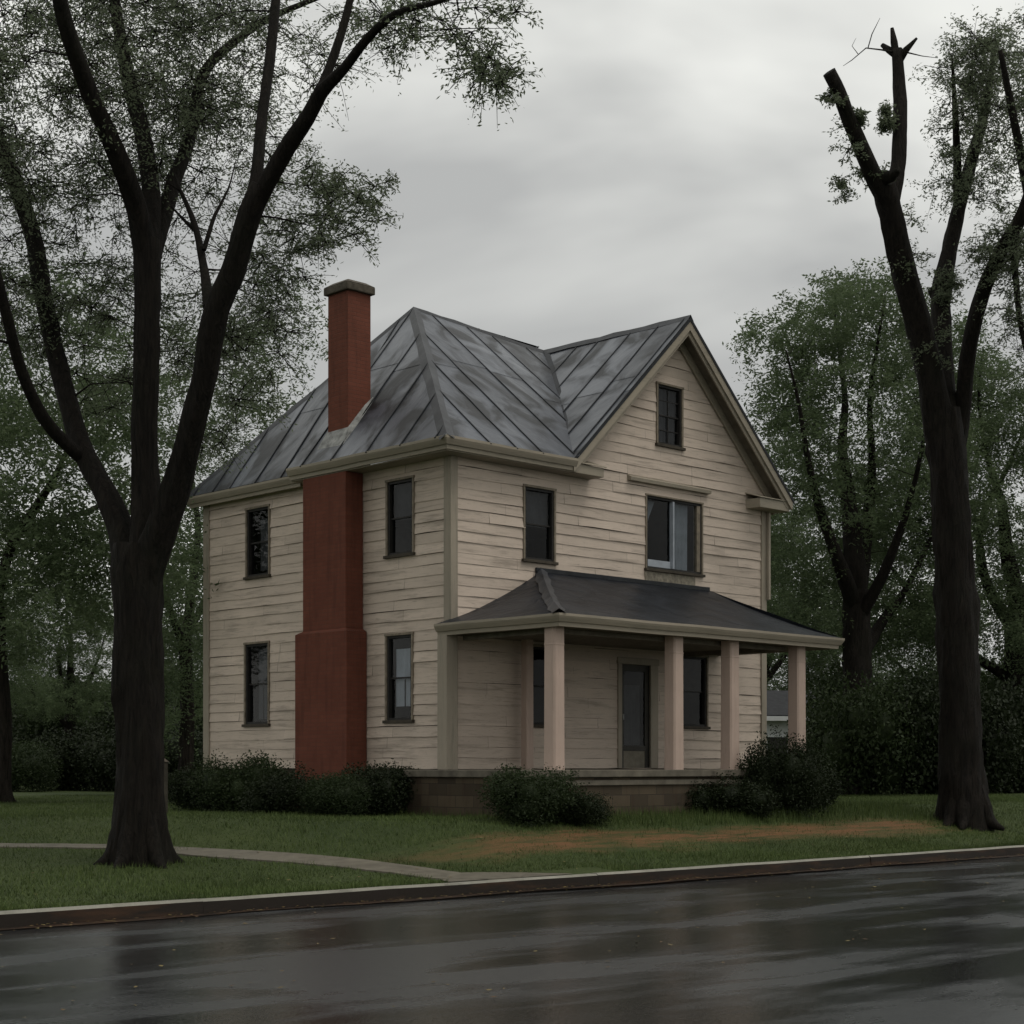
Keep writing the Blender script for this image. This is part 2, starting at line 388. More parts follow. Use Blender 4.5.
# apron behind the kerb where the path arrives
e0 = pts[-1].x
V = []; F = []
for i in range(13):
    x = e0 - 1.5 + 2.2 * i / 12; bk = KERB_BACK + 0.10 + 0.75 * max(0, math.sin(math.pi * (i / 12) ** 0.8))
    V += [(x, KERB_BACK + 0.002, gz(x, KERB_BACK + 0.002) + 0.016), (x, bk, gz(x, bk) + 0.018)]
    if i: F.append((2 * i - 2, 2 * i, 2 * i + 1, 2 * i - 1))
tag(mk('path', V, F, PATHM, None), kind='structure')

# ------------------------------------------------------------------ the house
HX, HY = 9.10, 7.82; Z0 = 1.55; ZE = 7.36; ZR = 10.96; ZT = 10.68; ZRG = 10.72; XG = 6.09; YR = 3.75; XP = 2.32; XL, XR = 2.67, 9.55
house = empty('farmhouse', (4.5, 3.9, 0.7))
tag(house, 'abandoned two storey clapboard farmhouse with red brick chimney, metal roof and columned porch', 'house')
front = lambda u, n, z: (u, -n, z)
left = lambda u, n, z: (-n, u, z)
def ident(x, y, z): return (x, y, z)

FRONT_OPEN = [(1.83, 2.60, 5.47, 6.82), (5.25, 6.97, 5.58, 7.04), (5.59, 6.33, 8.13, 9.33), (4.50, 5.36, 1.56, 3.62), (2.02, 2.72, 2.38, 3.84), (6.25, 7.13, 2.42, 3.86)]
LEFT_OPEN = [(1.03, 1.75, 5.52, 6.89), (1.06, 1.77, 2.45, 4.02), (5.52, 6.28, 5.49, 6.87), (5.54, 6.33, 2.46, 4.10)]

def clapboard(name, xf, U0, U1, zb, zt, opens, clipf=None, seed=1, expo=0.195, out=0.0):
    """lapped boards, each its own island, cut round the openings"""
    r = random.Random(seed); mb = MB(xf)
    z = zb; row = 0
    while z < zt - 0.01:
        z1 = min(z + expo, zt); row += 1
        # board ends
        joints = [U0]; u = U0 + r.uniform(0.8, 3.2)
        while u < U1 - 0.5: joints.append(u); u += r.uniform(1.6, 4.2)
        joints.append(U1)
        lo = 0.020 + r.uniform(-0.006, 0.010)
        cuts = sorted({z, z1} | {q for o in opens for q in (o[2], o[3]) if z + 0.004 < q < z1 - 0.004})
        for ja, jb in zip(joints[:-1], joints[1:]):
            tilt = r.uniform(-0.008, 0.008); ex = r.choice([0, 0, 0, 0.004, 0.010]); ja2 = ja + (0.002 if ja > U0 else 0); jb2 = jb - (0.002 if jb < U1 else 0)
            for ca, cb in zip(cuts[:-1], cuts[1:]):
                segs = [(ja2, jb2)]
                for o in opens:
                    if o[2] < cb - 1e-4 and o[3] > ca + 1e-4:
                        ns = []
                        for a, b in segs:
                            if o[1] <= a or o[0] >= b: ns.append((a, b)); continue
                            if a < o[0]: ns.append((a, o[0]))
                            if b > o[1]: ns.append((o[1], b))
                        segs = ns
                for a, b in segs:
                    if b - a < 0.01: continue
                    n_ = max(1, int((b - a) / 0.3)); VV = []; FF = []
                    for i in range(n_ + 1):
                        f = i / n_; row_v = []
                        for zz in (ca, cb):
                            aa, bb = a, b
                            if clipf:
                                ca_, cb_ = clipf(zz); aa = min(max(a, ca_), cb_); bb = max(min(b, cb_), ca_)
                            uu = aa + (bb - aa) * f
                            wob = 0.019 * noise.noise(Vector((uu * 0.9, row * 3.1, seed))) + 0.006 * noise.noise(Vector((uu * 3.5, row * 1.7, seed + 5)))
                            t = (zz - z) / expo
                            off = out + (lo + ex) * (0.55 + 0.95 * abs(noise.noise(Vector((uu * 0.7, row * 2.3, seed + 20))))) * (1 - t) + 0.004 * t + (0.5 * wob * (1 - t))
                            dzz = (wob + tilt * (uu - ja) * 0.4) * (1 - t) if abs(zz - z) < 1e-5 else 0
                            row_v.append((uu, off, zz + dzz))
                        pbot = row_v[0]
                        row_v.append((pbot[0], -0.004 + out, pbot[2] + 0.001))
                        VV += row_v
                    for i in range(n_):
                        FF.append((3 * i, 3 * i + 3, 3 * i + 4, 3 * i + 1))
                        if abs(ca - z) < 1e-5: FF.append((3 * i, 3 * i + 2, 3 * i + 5, 3 * i + 3))
                    mb.add(VV, FF)
        z = z1
    return mb.build(name, SIDING, house)
def backing(xf, U0, U1, zb, zt, opens, mb, n=-0.012):
    us = sorted({U0, U1} | {q for o in opens for q in o[:2]}); zs = sorted({zb, zt} | {q for o in opens for q in o[2:]})
    for a, b in zip(us[:-1], us[1:]):
        for c, d in zip(zs[:-1], zs[1:]):
            if any(o[0] < (a + b) / 2 < o[1] and o[2] < (c + d) / 2 < o[3] for o in opens): continue
            mb.add([xf(a, n, c), xf(b, n, c), xf(b, n, d), xf(a, n, d)], [(0, 1, 2, 3)])
gclip = lambda z: (0.0, HX) if z <= 7.12 else ((XG - max(0, 10.46 - z) * 1.03 if z > 7.42 else 0.02), min(HX, XG + max(0, (10.46 - z)) * 1.042))
clapboard('front_siding', front, 0.0, HX, Z0, 10.46, FRONT_OPEN, gclip, 3)
clapboard('side_siding', left, 0.0, HY, Z0, 7.22, LEFT_OPEN, None, 8)
clapboard('right_siding', lambda u, n, z: (HX + n, u, z), 0.0, HY, Z0, 7.22, [], None, 9)
clapboard('rear_siding', lambda u, n, z: (u, HY + n, z), 0.0, HX, Z0, 7.22, [], None, 10)
mb = MB()
backing(front, 0.0, HX, Z0, 7.22, FRONT_OPEN[:2] + FRONT_OPEN[3:], mb); backing(left, 0.0, HY, Z0, 7.22, LEFT_OPEN, mb)
backing(lambda u, n, z: (HX + n, u, z), 0, HX - 1.28, Z0, 7.22, [], mb); backing(lambda u, n, z: (u, HY + n, z), 0, HX, Z0, 7.22, [], mb)
o = FRONT_OPEN[2]
yb = 0.012
tri = lambda z: (XG - (10.48 - z) * 1.03, min(HX, XG + (10.48 - z) * 1.042))
for za, zb_ in ((7.22, o[2]), (o[2], o[3]), (o[3], 10.48)):
    (a0, b0), (a1, b1) = tri(za), tri(zb_)
    if za == o[2]:
        mb.quad((a0, yb, za), (o[0], yb, za), (o[0], yb, zb_), (a1, yb, zb_)); mb.quad((o[1], yb, za), (b0, yb, za), (b1, yb, zb_), (o[1], yb, zb_))
    else: mb.quad((a0, yb, za), (b0, yb, za), (b1, yb, zb_), (a1, yb, zb_))
mb.quad((0.02, 0.02, 7.205), (HX - .02, 0.02, 7.205), (HX - .02, HY - .02, 7.205), (0.02, HY - .02, 7.205))
mb.quad((0, 0, 4.6), (HX, 0, 4.6), (HX, HY, 4.6), (0, HY, 4.6)); mb.quad((0, 0, Z0 + .01), (HX, 0, Z0 + .01), (HX, HY, Z0 + .01), (0, HY, Z0 + .01))
mb.build('wall_backing', DARK, house)
# foundation
mb = MB().box(0.03, HX - 0.03, 0.03, HY - 0.03, 0.2, Z0); mb.build('foundation', STONE, house)
# corner boards
def cboard(x0, x1, y0, y1, z0=Z0 - 0.03, z1=7.16):
    MB().box(x0, x1, y0, y1, z0, z1).build('corner_board', TRIMV, house, bevel=0.006)
cboard(-0.045, 0.125, -0.047, 0.0); cboard(-0.045, 0.0, 0.001, 0.15); cboard(-0.047, 0.0, HY - 0.17, HY + 0.04); cboard(HX - 0.13, HX + 0.045, -0.045, 0.0); cboard(HX, HX + 0.044, 0.001, 0.14)

# windows -------------------------------------------------
def window(xf, o, kind='plain', casing=0.045, grow=0.0):
    u0, u1, z0, z1 = o
    m = MB(xf); c = casing
    m.box(u0 - c, u0, 0.0, 0.040, z0, z1); m.box(u1, u1 + c, 0.0, 0.040, z0, z1)
    m.box(u0 - c - 0.01, u1 + c + 0.01, 0.0, 0.048, z1, z1 + c); w_ = m.build('window', CASING, house, bevel=0.004)
    MB(xf).box(u0 - c - 0.03, u1 + c + 0.03, -0.02, 0.075, z0 - 0.055, z0 - 0.001).build('sill', SILL, w_, bevel=0.004)
    s = MB(xf); t = 0.045
    s.box(u0, u0 + t, -0.11, 0.012, z0, z1); s.box(u1 - t, u1, -0.11, 0.012, z0, z1)
    s.box(u0 + t, u1 - t, -0.11, 0.008, z0, z0 + t); s.box(u0 + t, u1 - t, -0.11, 0.008, z1 - t, z1)
    zm = (z0 + z1) / 2
    if kind == 'slider':
        s.build('frame', SASH, w_)
        um = u0 + (u1 - u0) * 0.48
        MB(xf).box(um - 0.022, um + 0.022, -0.08, 0.03, z0 + t, z1 - t).build('mullion', CURT, w_, bevel=0.004)
        MB(xf).box(u1 - t - 0.10, u1 - t, -0.08, 0.02, z0 + t, z1 - t).build('jamb_strip', CASING, w_, bevel=0.004)
        MB(xf).box(u0 + t, um - 0.035, -0.07, -0.03, z0 + t, z0 + 0.19).build('sill_board', CURT, w_, bevel=0.003)
        g = MB(xf); g.quad((u0 + t, -0.05, z0 + 0.19), (um - 0.035, -0.05, z0 + 0.19), (um - 0.035, -0.05, z1 - t), (u0 + t, -0.05, z1 - t)).build('pane', GLASS, w_)
        g = MB(xf); g.quad((um + 0.035, -0.02, z0 + t), (u1 - t - .1, -0.02, z0 + t), (u1 - t - .1, -0.02, z1 - t), (um + 0.035, -0.02, z1 - t)).build('pane', GLASS, w_)
        curtain(xf, um + 0.04, u1 - t - 0.22, z0 + 0.06, z1 - 0.05, w_, CURT)
        V = [(u0 + .06, -.19, z1 - .06), (u0 + .48, -.19, z1 - .06), (u0 + .30, -.19, z1 - .40), (u0 + .14, -.19, z1 - .85), (u0 + .10, -.19, z0 + .2), (u0 + .06, -.19, z0 + .2)]  # grey cut-out sheet standing in for the sky reflected in the left pane
        MB(xf).add(V, [(0, 1, 2, 3, 4, 5)]).build('sky_reflection_sheet', CURT, w_)
        return
    s.box(u0 + t, u1 - t, -0.075, -0.03, zm - 0.015, zm + 0.015)
    if kind == 'grille':
        for k in range(1, 4): 
            if k != 2: s.box(u0 + t, u1 - t, -0.055, -0.030, z0 + (z1 - z0) * k / 4 - 0.009, z0 + (z1 - z0) * k / 4 + 0.009)
        um = (u0 + u1) / 2
        s.box(um - 0.009, um + 0.009, -0.056, -0.029, z0 + t, z1 - t)
    s.build('sash', SASH, w_)
    MB(xf).quad((u0 + t, -0.06, z0 + t), (u1 - t, -0.06, z0 + t), (u1 - t, -0.06, zm), (u0 + t, -0.06, zm)).build('pane', GLASS, w_)
    MB(xf).quad((u0 + t, -0.04, zm), (u1 - t, -0.04, zm), (u1 - t, -0.04, z1 - t), (u0 + t, -0.04, z1 - t)).build('pane', GLASS, w_)
    if kind == 'blind': curtain(xf, u0 + 0.05, u1 - 0.05, zm - 0.03, z1 - 0.05, w_, BLIND, 0.006)
    if kind == 'grille': curtain(xf, u0 + 0.05, u1 - 0.05, z0 + 0.05, z1 - 0.05, w_, BLIND, 0.01)
    if kind == 'half': curtain(xf, u0 + 0.05, u0 + (u1 - u0) * 0.62, z0 + 0.12, z1 - 0.2, w_, BLIND)
    if kind == 'torn':
        a, b = u0 - 0.05, u1 - 0.09; zt = z1 - 0.24; zl = z0 + 0.26
        curtain(xf, a, b, zl + 0.5, zt, w_, PALEC)
        ws = [(0.0, 0.26), (0.32, 0.56), (0.63, 1.0)]
        for p, q in ws: curtain(xf, a + (b - a) * p, a + (b - a) * q, zl, zl + 0.5, w_, PALEC, 0.006)
    if kind == 'torn2':
        a, b = u0 + 0.05, u0 + (u1 - u0) * 0.66; zt = z1 - 0.1; zl = z0 + 0.1
        curtain(xf, a, b, zl + 0.8, zt, w_, BLIND)
        for p, q in ((0.0, 0.28), (0.36, 0.62), (0.72, 1.0)): curtain(xf, a + (b - a) * p, a + (b - a) * q, zl, zl + 0.8, w_, BLIND, 0.008)
def curtain(xf, u0, u1, z0, z1, parent, mat, amp=0.014):
    n_ = max(4, int((u1 - u0) / 0.025)); V = []; F = []
    for i in range(n_ + 1):
        u = u0 + (u1 - u0) * i / n_; a = amp * math.sin(u * 55) + amp * 0.5 * math.sin(u * 23 + 1)
        for zz, k in ((z0, 1.2), ((z0 + z1) / 2, 1.0), (z1, 0.6)): V.append((u, -0.125 + a * k, zz))
        if i: b = 3 * (i - 1); F += [(b, b + 3, b + 4, b + 1), (b + 1, b + 4, b + 5, b + 2)]
    MB(xf).add(V, F).build('curtain', mat, parent, smooth=True)
kf = ['blind', 'slider', 'grille', None, 'plain', 'plain']
for o, k in zip(FRONT_OPEN, kf):
    if k: window(front, o, k, 0.035 if k == 'slider' else 0.045)
for o, k in zip(LEFT_OPEN, ['blind', 'torn', 'half', 'torn2']): window(left, o, k)
# drip cap board over the wide window, patched boards under it
m = MB(front); m.prism([(4.68, 0.0, 7.27), (4.68, 0.11, 7.27), (4.68, 0.12, 7.34), (4.68, 0.0, 7.40)], (2.50, 0, 0)); m.build('drip_cap', TRIM, house, bevel=0.005)
MB(front).box(5.2, 6.75, 0.0, 0.036, 5.30, 5.515).build('patch_board', m_plain('bare_grey_wood', (0.24, 0.215, 0.17), 0.8, 12, 0.5), house, bevel=0.004)
# door
u0, u1, z0, z1 = FRONT_OPEN[3]
m = MB(front); m.box(u0 - 0.11, u0, 0, 0.045, z0, z1 + 0.002); m.box(u1, u1 + 0.22, 0, 0.045, z0, z1 + 0.002); m.box(u0 - 0.13, u1 + 0.24, 0, 0.055, z1 + 0.002, z1 + 0.13)
dr = m.build('door', TRIMV, house, bevel=0.004)
m = MB(front); m.box(u0 + 0.0, u0 + 0.11, -0.07, -0.02, z0, z1); m.box(u1 - 0.11, u1, -0.07, -0.02, z0, z1); m.box(u0 + 0.11, u1 - 0.11, -0.07, -0.02, z1 - 0.13, z1); m.box(u0 + 0.11, u1 - 0.11, -0.07, -0.02, z0 + 0.34, z0 + 0.44)
m.build('door_leaf', DOORM, dr, bevel=0.004)
MB(front).box(u0 + 0.11, u1 - 0.11, -0.06, -0.03, z0, z0 + 0.34).build('kick_panel', DOORP, dr, bevel=0.003)
MB(front).quad((u0 + .11, -.045, z0 + .44), (u1 - .11, -.045, z0 + .44), (u1 - .11, -.045, z1 - .13), (u0 + .11, -.045, z1 - .13)).build('pane', GLASS, dr)
curtain(front, u0 + 0.25, u1 - 0.15, z0 + 0.46, z1 - 0.4, dr, BLIND)
MB(front).box(u0 + 0.04, u0 + 0.075, -0.02, 0.03, z0 + 0.95, z0 + 1.07).build('handle', FLASH, dr, bevel=0.008)

# roof ----------------------------------------------------
def clip_poly(P, a, b, keep):      # 2D half-plane a.x<=b
    out = []
    for i in range(len(P)):
        p, q = P[i], P[(i + 1) % len(P)]; dp = a[0] * p[0] + a[1] * p[1] - b; dq = a[0] * q[0] + a[1] * q[1] - b
        if dp <= 0: out.append(p)
        if dp * dq < 0: t = dp / (dp - dq); out.append((p[0] + (q[0] - p[0]) * t, p[1] + (q[1] - p[1]) * t))
    return out
def roof_face(poly3, eave_a, eave_b, mbp, mbs, step=0.86, r=random.Random(5), seams=True, zfix=None):
    P = [Vector(p) for p in poly3]; A = Vector(eave_a); ud = (Vector(eave_b) - A).normalized()
    nrm = Vector((0, 0, 0))
    for i in range(1, len(P) - 1): nrm += (P[i] - P[0]).cross(P[i + 1] - P[0])
    nrm.normalize(); 
    if nrm.z < 0: nrm = -nrm
    vd = nrm.cross(ud).normalized()
    if vd.z < 0: vd = -vd
    Q = [((p - A).dot(ud), (p - A).dot(vd)) for p in P]
    us = [q[0] for q in Q]; u = min(us) + r.uniform(0.1, 0.4); cuts = [min(us) - 0.01]
    while u < max(us): cuts.append(u); u += step * r.uniform(0.72, 1.25)
    cuts.append(max(us) + 0.01); vmax = max(q[1] for q in Q)
    def to3(q, h=0):
        p = A + ud * q[0] + vd * q[1] + nrm * h
        if zfix: p.z = zfix(p.x, p.y) + h
        return tuple(p)
    for ca, cb in zip(cuts[:-1], cuts[1:]):
        s_ = clip_poly(clip_poly(Q, (1, 0), cb, 0), (-1, 0), -ca, 0)
        if len(s_) < 3: continue
        split = vmax * r.uniform(0.40, 0.62)
        for lo, hi, h in ((-1, split, 0.0), (split - 0.03, vmax + 1, 0.006)):
            piece = clip_poly(clip_poly(s_, (0, 1), hi, 0), (0, -1), -lo, 0)
            if len(piece) < 3: continue
            VV = [to3(q, 0.012 + h) for q in piece]
            mbp.add(VV, [tuple(range(len(VV)))])
        if seams and cb < max(us):
            col_ = [q[1] for q in clip_poly(clip_poly(Q, (1, 0), cb + 0.01, 0), (-1, 0), -(cb - 0.01), 0)]
            if col_ and max(col_) - min(col_) > 0.15:
                va, vb = min(col_), max(col_); n_ = 6; w2 = 0.014
                for k in range(n_):
                    a = va + (vb - va) * k / n_; b = va + (vb - va) * (k + 1) / n_
                    ja, jb = 0.022 * noise.noise(Vector((cb * 3, a * 1.4, 0))), 0.022 * noise.noise(Vector((cb * 3, b * 1.4, 0)))
                    pr = [to3((cb - w2 + ja, a), 0.0), to3((cb + w2 + ja, a), 0.0), to3((cb + w2 + ja, a), 0.034), to3((cb - w2 + ja, a), 0.034)]
                    pq = [to3((cb - w2 + jb, b), 0.0), to3((cb + w2 + jb, b), 0.0), to3((cb + w2 + jb, b), 0.034), to3((cb - w2 + jb, b), 0.034)]
                    mbs.add(pr + pq, [(0, 1, 5, 4), (1, 2, 6, 5), (2, 3, 7, 6), (3, 0, 4, 7), (0, 3, 2, 1), (4, 5, 6, 7)])
PK = (XP, YR, ZR); RG = (XG, YR, ZRG)
OX = -0.55; OY = -0.50; JY = 4.2; OX2 = -0.30; YB = HY + 0.30; ZB = ZE - 0.05
mp_, ms_ = MB(), MB()
roof_face([(OX, OY, ZE), (OX, JY, ZE), PK], (OX, OY, ZE), (OX, JY, ZE), mp_, ms_)
roof_face([(OX2, JY, ZB), (OX2, YB, ZB), PK], (OX2, JY, ZB), (OX2, YB, ZB), mp_, ms_)
mp_.quad((OX, JY, ZE), (OX2, JY, ZB), PK)
roof_face([(OX, OY, ZE), (XL, OY, ZE), RG, PK], (OX, OY, ZE), (XL, OY, ZE), mp_, ms_, 0.80, zfix=lambda x, y: ZE + (y - OY) / (YR - OY) * (ZR + (ZRG - ZR) * min(1, max(0, (x - XP) / (XG - XP))) - ZE))
roof_face([(XL, -0.46, ZE), (XG, -0.46, ZT), RG], (XL, -0.46, ZE), (XL, 3, ZE), mp_, ms_, 0.88)
roof_face([(XR, -0.46, ZE), (XR, YB, ZE), (XG, YB, ZT), (XG, -0.46, ZT)], (XR, -0.46, ZE), (XR, YB, ZE), mp_, ms_)
roof_face([(OX2, YB, ZB), (XL, YB, ZB), RG, PK], (OX2, YB, ZB), (XL, YB, ZB), mp_, ms_)
roof_face([(XL, YB, ZE), (XG, YB, ZR), RG], (XL, YB, ZE), (XL, 3, ZE), mp_, ms_)
nf = len(mp_.F); mp_.add(ms_.V, ms_.F)
roof = mp_.build('roof', ROOF, house); roof.data.materials.append(SEAM)
for i_, p_ in enumerate(roof.data.polygons): p_.material_index = 1 if i_ >= nf else 0
def strip(a, b, wdt, th, n1, n2, mbx, seg=8, amp=0.015, seed=0):
    """bent cap running a to b, its two wings lying on slopes with outward side vectors n1, n2"""
    a = Vector(a); b = Vector(b); d = (b - a).normalized(); V = []; F = []
    for i in range(seg + 1):
        p = a.lerp(b, i / seg); j = amp * noise.noise(Vector((i * 0.9, seed, 0))); 
        ws_ = wdt * (1 + 0.25 * noise.noise(Vector((i * 1.3, seed, 5))))
        up = Vector((0, 0, th + j))
        V += [tuple(p + Vector(n1) * ws_ + up * 0.7), tuple(p + up * 1.6), tuple(p + Vector(n2) * ws_ + up * 0.7)]
        if i: k = 3 * (i - 1); F += [(k, k + 3, k + 4, k + 1), (k + 1, k + 4, k + 5, k + 2)]
    mbx.add(V, F)
def slope_side(edge, point_in):    # unit vector lying in the face, square to the edge
    a, b = Vector(edge[0]), Vector(edge[1]); d = (b - a).normalized(); v = Vector(point_in) - a; v -= d * v.dot(d); return v.normalized()
caps = MB()
E = [((OX, OY, ZE), PK, (OX, JY, ZE), (XL, OY, ZE), 0.16), (PK, RG, (0, 0, ZE - 1), (0, 8, ZE - 1), 0.14), ((XG, -0.47, ZT), RG, (XL, 0, ZE), (XR, 0, ZE), 0.13),
     ((OX2, YB, ZB), PK, (OX2, JY, ZB), (XL, YB, ZB), 0.14)]
for i, (a, b, s1, s2, wd) in enumerate(E): strip(a, b, wd, 0.035, slope_side((a, b), s1), slope_side((a, b), s2), caps, 10, 0.02, i)
caps.build('ridge_caps', RIDGE, roof)
val = MB(); a, b = (XL + 0.05, OY + 0.06, ZE + 0.02), RG
strip(a, b, 0.13, 0.02, slope_side((a, b), (1, YR, ZR - .1)), slope_side((a, b), (XG, 0.0, ZT)), val, 10, 0.02, 9)
val.build('valley_flashing', VALM, roof)

# gutters, fascia, soffits
def gutter(pa, pb, out, name='gutter', h=0.15, dpt=0.11, parent=None, mat=TRIM, m0=0, m1=0):
    """run from pa to pb (top outer line of the fascia), out = outward unit vector"""
    prof = [(-0.02, 0.0), (-0.02, -h - 0.07), (0.02, -h - 0.07), (0.03, -h), (dpt * 0.55, -h + 0.005), (dpt * 0.85, -h * 0.55), (dpt, -h * 0.3), (dpt, 0.0), (dpt - 0.012, 0.0), (dpt - 0.012, -0.05), (0.01, -0.05)]
    pa, pb, out = Vector(pa), Vector(pb), Vector(out); dr_ = (pb - pa).normalized(); V = []; F = []; n_ = max(2, int((pb - pa).length / 0.7)); m = len(prof)
    for i in range(n_ + 1):
        p = pa.lerp(pb, i / n_); sag = 0.012 * noise.noise(Vector((p.x * 0.8, p.y * 0.8, 2)))
        sag = 0 if i in (0, n_) else sag; k_ = -m0 if i == 0 else (m1 if i == n_ else 0)
        V += [tuple(p + out * a + dr_ * (k_ * a) + Vector((0, 0, b + sag))) for a, b in prof]
        if i: k = m * (i - 1); F += [(k + j, k + m + j, k + m + (j + 1) % m, k + (j + 1) % m) for j in range(m)]
    F += [tuple(range(m)), tuple(range(n_ * m, n_ * m + m))[::-1]]
    MB().add(V, F).build(name, mat, parent or house)
GI = 0.10
gutter((OX + GI, OY + GI, ZE + .035), (OX + GI, JY, ZE + .035), (-1, 0, 0), m0=1); gutter((OX2 + GI, JY - .02, ZB), (OX2 + GI, YB, ZB), (-1, 0, 0)); gutter((OX + GI, OY + GI, ZE + .035), (XL + 0.10, OY + GI, ZE + .035), (0, -1, 0), m0=1)
gutter((XR - GI, 0.0, ZE - 0.05), (XR - GI, YB, ZE - 0.05), (1, 0, 0))
zs = 7.155
for bx_ in ((OX + GI + .02, 0, OY + GI + .02, JY, zs, zs + 0.02), (OX2 + GI + .02, 0, JY, YB, zs - .003, zs + 0.017), (0, XL + .3, OY + GI + .02, 0, zs + .002, zs + 0.022), (HX, XR - GI - .02, 0.1, YB, zs, zs + 0.02)):
    MB().box(*bx_).build('soffit', TRIM, house)
# gable rake boards, soffit under the overhang, cornice returns
def rake(sx):
    ex = XL if sx < 0 else XR
    top = Vector((XG, 0, ZT)); bot = Vector((ex, 0, ZE)); d = (bot - top).normalized(); dn = Vector((d.z, 0, -d.x)) * (1 if sx > 0 else -1)
    if dn.z > 0: dn = -dn
    def bar(y0, y1, off, h, name, mat):
        a = top + dn * off; b = bot + dn * off; a2 = a + dn * h; b2 = b + dn * h
        # plumb cut at the ridge
        t = (XG - a.x) / d.x; a = a + d * t; t2 = (XG - a2.x) / d.x; a2 = a2 + d * t2
        t3 = (bot.x + (0.02 * sx) - b2.x) / d.x * 1.0; b2 = b2 + d * t3
        if b2.z < 7.15: b2 = a2 + d * ((7.15 - a2.z) / d.z)
        MB().prism([(a.x, y0, a.z), (b.x, y0, b.z), (b2.x, y0, b2.z), (a2.x, y0, a2.z)], (0, y1 - y0, 0)).build(name, mat, house)
    bar(-0.455, -0.41, 0.012, 0.17, 'rake_board', TRIM)
    bar(-0.47, -0.456, -0.005, 0.055, 'rake_edge', SEAM)
    bar(-0.408, -0.375, 0.02, 0.23, 'rake_moulding', TRIMV)
    bar(-0.374, -0.001, 0.10, 0.022, 'rake_soffit', CEIL)
    bar(-0.075, -0.034, 0.123, 0.16, 'rake_frieze', TRIM)
rake(-1); rake(1)
# returns
m = MB(); m.box(XL + 0.10, XL + 0.92, -0.40, 0.0, ZE - 0.21, ZE - 0.03); m.prism([(XL + .06, -0.44, ZE - 0.03), (XL + .96, -0.44, ZE - 0.03), (XL + .96, 0.0, ZE + 0.13), (XL + .06, 0.0, ZE + 0.13)], (0, 0, 0.02)); m.build('cornice_return', TRIM, house, bevel=0.008)
m = MB(); m.box(XR - 1.10, XR - 0.06, -0.40, 0.0, ZE - 0.25, ZE - 0.05); m.prism([(XR - 1.13, -0.43, ZE - 0.05), (XR - .02, -0.43, ZE - 0.05), (XR - .02, 0.0, ZE + 0.08), (XR - 1.13, 0.0, ZE + 0.08)], (0, 0, 0.02)); m.build('cornice_return', TRIM, house, bevel=0.008)
# downspout stub at the right corner
MB().box(HX + .02, HX + .09, -0.12, -0.05, 5.2, 7.1).build('downpipe', TRIMV, house, bevel=0.01)

# chimney
m = MB()
m.box(-0.52, -0.03, 2.355, 3.96, 0.55, 4.14)
m.add([(-0.52, 2.355, 4.14), (-0.52, 3.96, 4.14), (-0.03, 3.96, 4.14), (-0.03, 2.355, 4.14), (-0.45, 2.47, 4.20), (-0.45, 3.80, 4.20), (-0.03, 3.80, 4.20), (-0.03, 2.47, 4.20)], [(0, 4, 5, 1), (0, 3, 7, 4), (1, 5, 6, 2)])
m.box(-0.45, -0.03, 2.47, 3.80, 4.20, 7.15)
m.box(-0.10, 0.46, 2.84, 3.46, 7.3, 10.70)
ch = m.build('chimney', BRICK, house, bevel=0.008)
m = MB(); m.box(-0.165, 0.525, 2.775, 3.525, 10.70, 10.85)
m.add([(-.165, 2.775, 10.85), (.525, 2.775, 10.85), (.525, 3.525, 10.85), (-.165, 3.525, 10.85), (-.05, 2.9, 10.93), (.41, 2.9, 10.93), (.41, 3.4, 10.93), (-.05, 3.4, 10.93)], [(0, 1, 5, 4), (1, 2, 6, 5), (2, 3, 7, 6), (3, 0, 4, 7), (4, 5, 6, 7)])
m.build('chimney_cap', CAPM, ch, bevel=0.02)
m = MB(); zf = lambda x: ZE + (x - OX) * (ZR - ZE) / (XP - OX)
m.add([(-.30, 2.74, zf(-.30) + .022), (-.28, 3.56, zf(-.28) + .022), (-.108, 3.50, zf(-.1) + .13), (-.108, 2.80, zf(-.1) + .15)], [(0, 3, 2, 1)])
m.add([(-.30, 2.74, zf(-.30) + .022), (-.108, 2.828, zf(-.1) + .15), (.30, 2.828, zf(.30) + .13), (.50, 2.828, zf(.50) + .06), (.50, 2.76, zf(.50) + .022), (.1, 2.73, zf(.1) + .022)], [(0, 5, 1), (5, 2, 1), (5, 4, 3, 2)])
m.build('flashing', FLASH, ch)

# porch ---------------------------------------------------
PX0, PX1, PY = -0.38, 7.60, -3.09; ZG = 4.12; AX0, AX1, AZ = 2.25, 7.30, 5.26
def bent(P, nu, nv, sagf):
    V = []; F = []
    for j in range(nv + 1):
        for i in range(nu + 1):
            a = Vector(P[0]).lerp(Vector(P[1]), i / nu); b = Vector(P[3]).lerp(Vector(P[2]), i / nu); p = a.lerp(b, j / nv)
            e_ = math.sin(math.pi * j / nv) if nv else 0
            p.z += -sagf * e_ + 0.03 * noise.noise(Vector((p.x * 0.9, p.y * 0.9, 1))) * e_
            V.append(tuple(p))
    F = [(j * (nu + 1) + i, j * (nu + 1) + i + 1, (j + 1) * (nu + 1) + i + 1, (j + 1) * (nu + 1) + i) for j in range(nv) for i in range(nu)]
    return V, F
m = MB(); m.add(*bent([(PX0, PY, ZG), (PX1, PY, ZG), (AX1, -0.02, AZ), (AX0, -0.02, AZ)], 24, 10, 0.10))
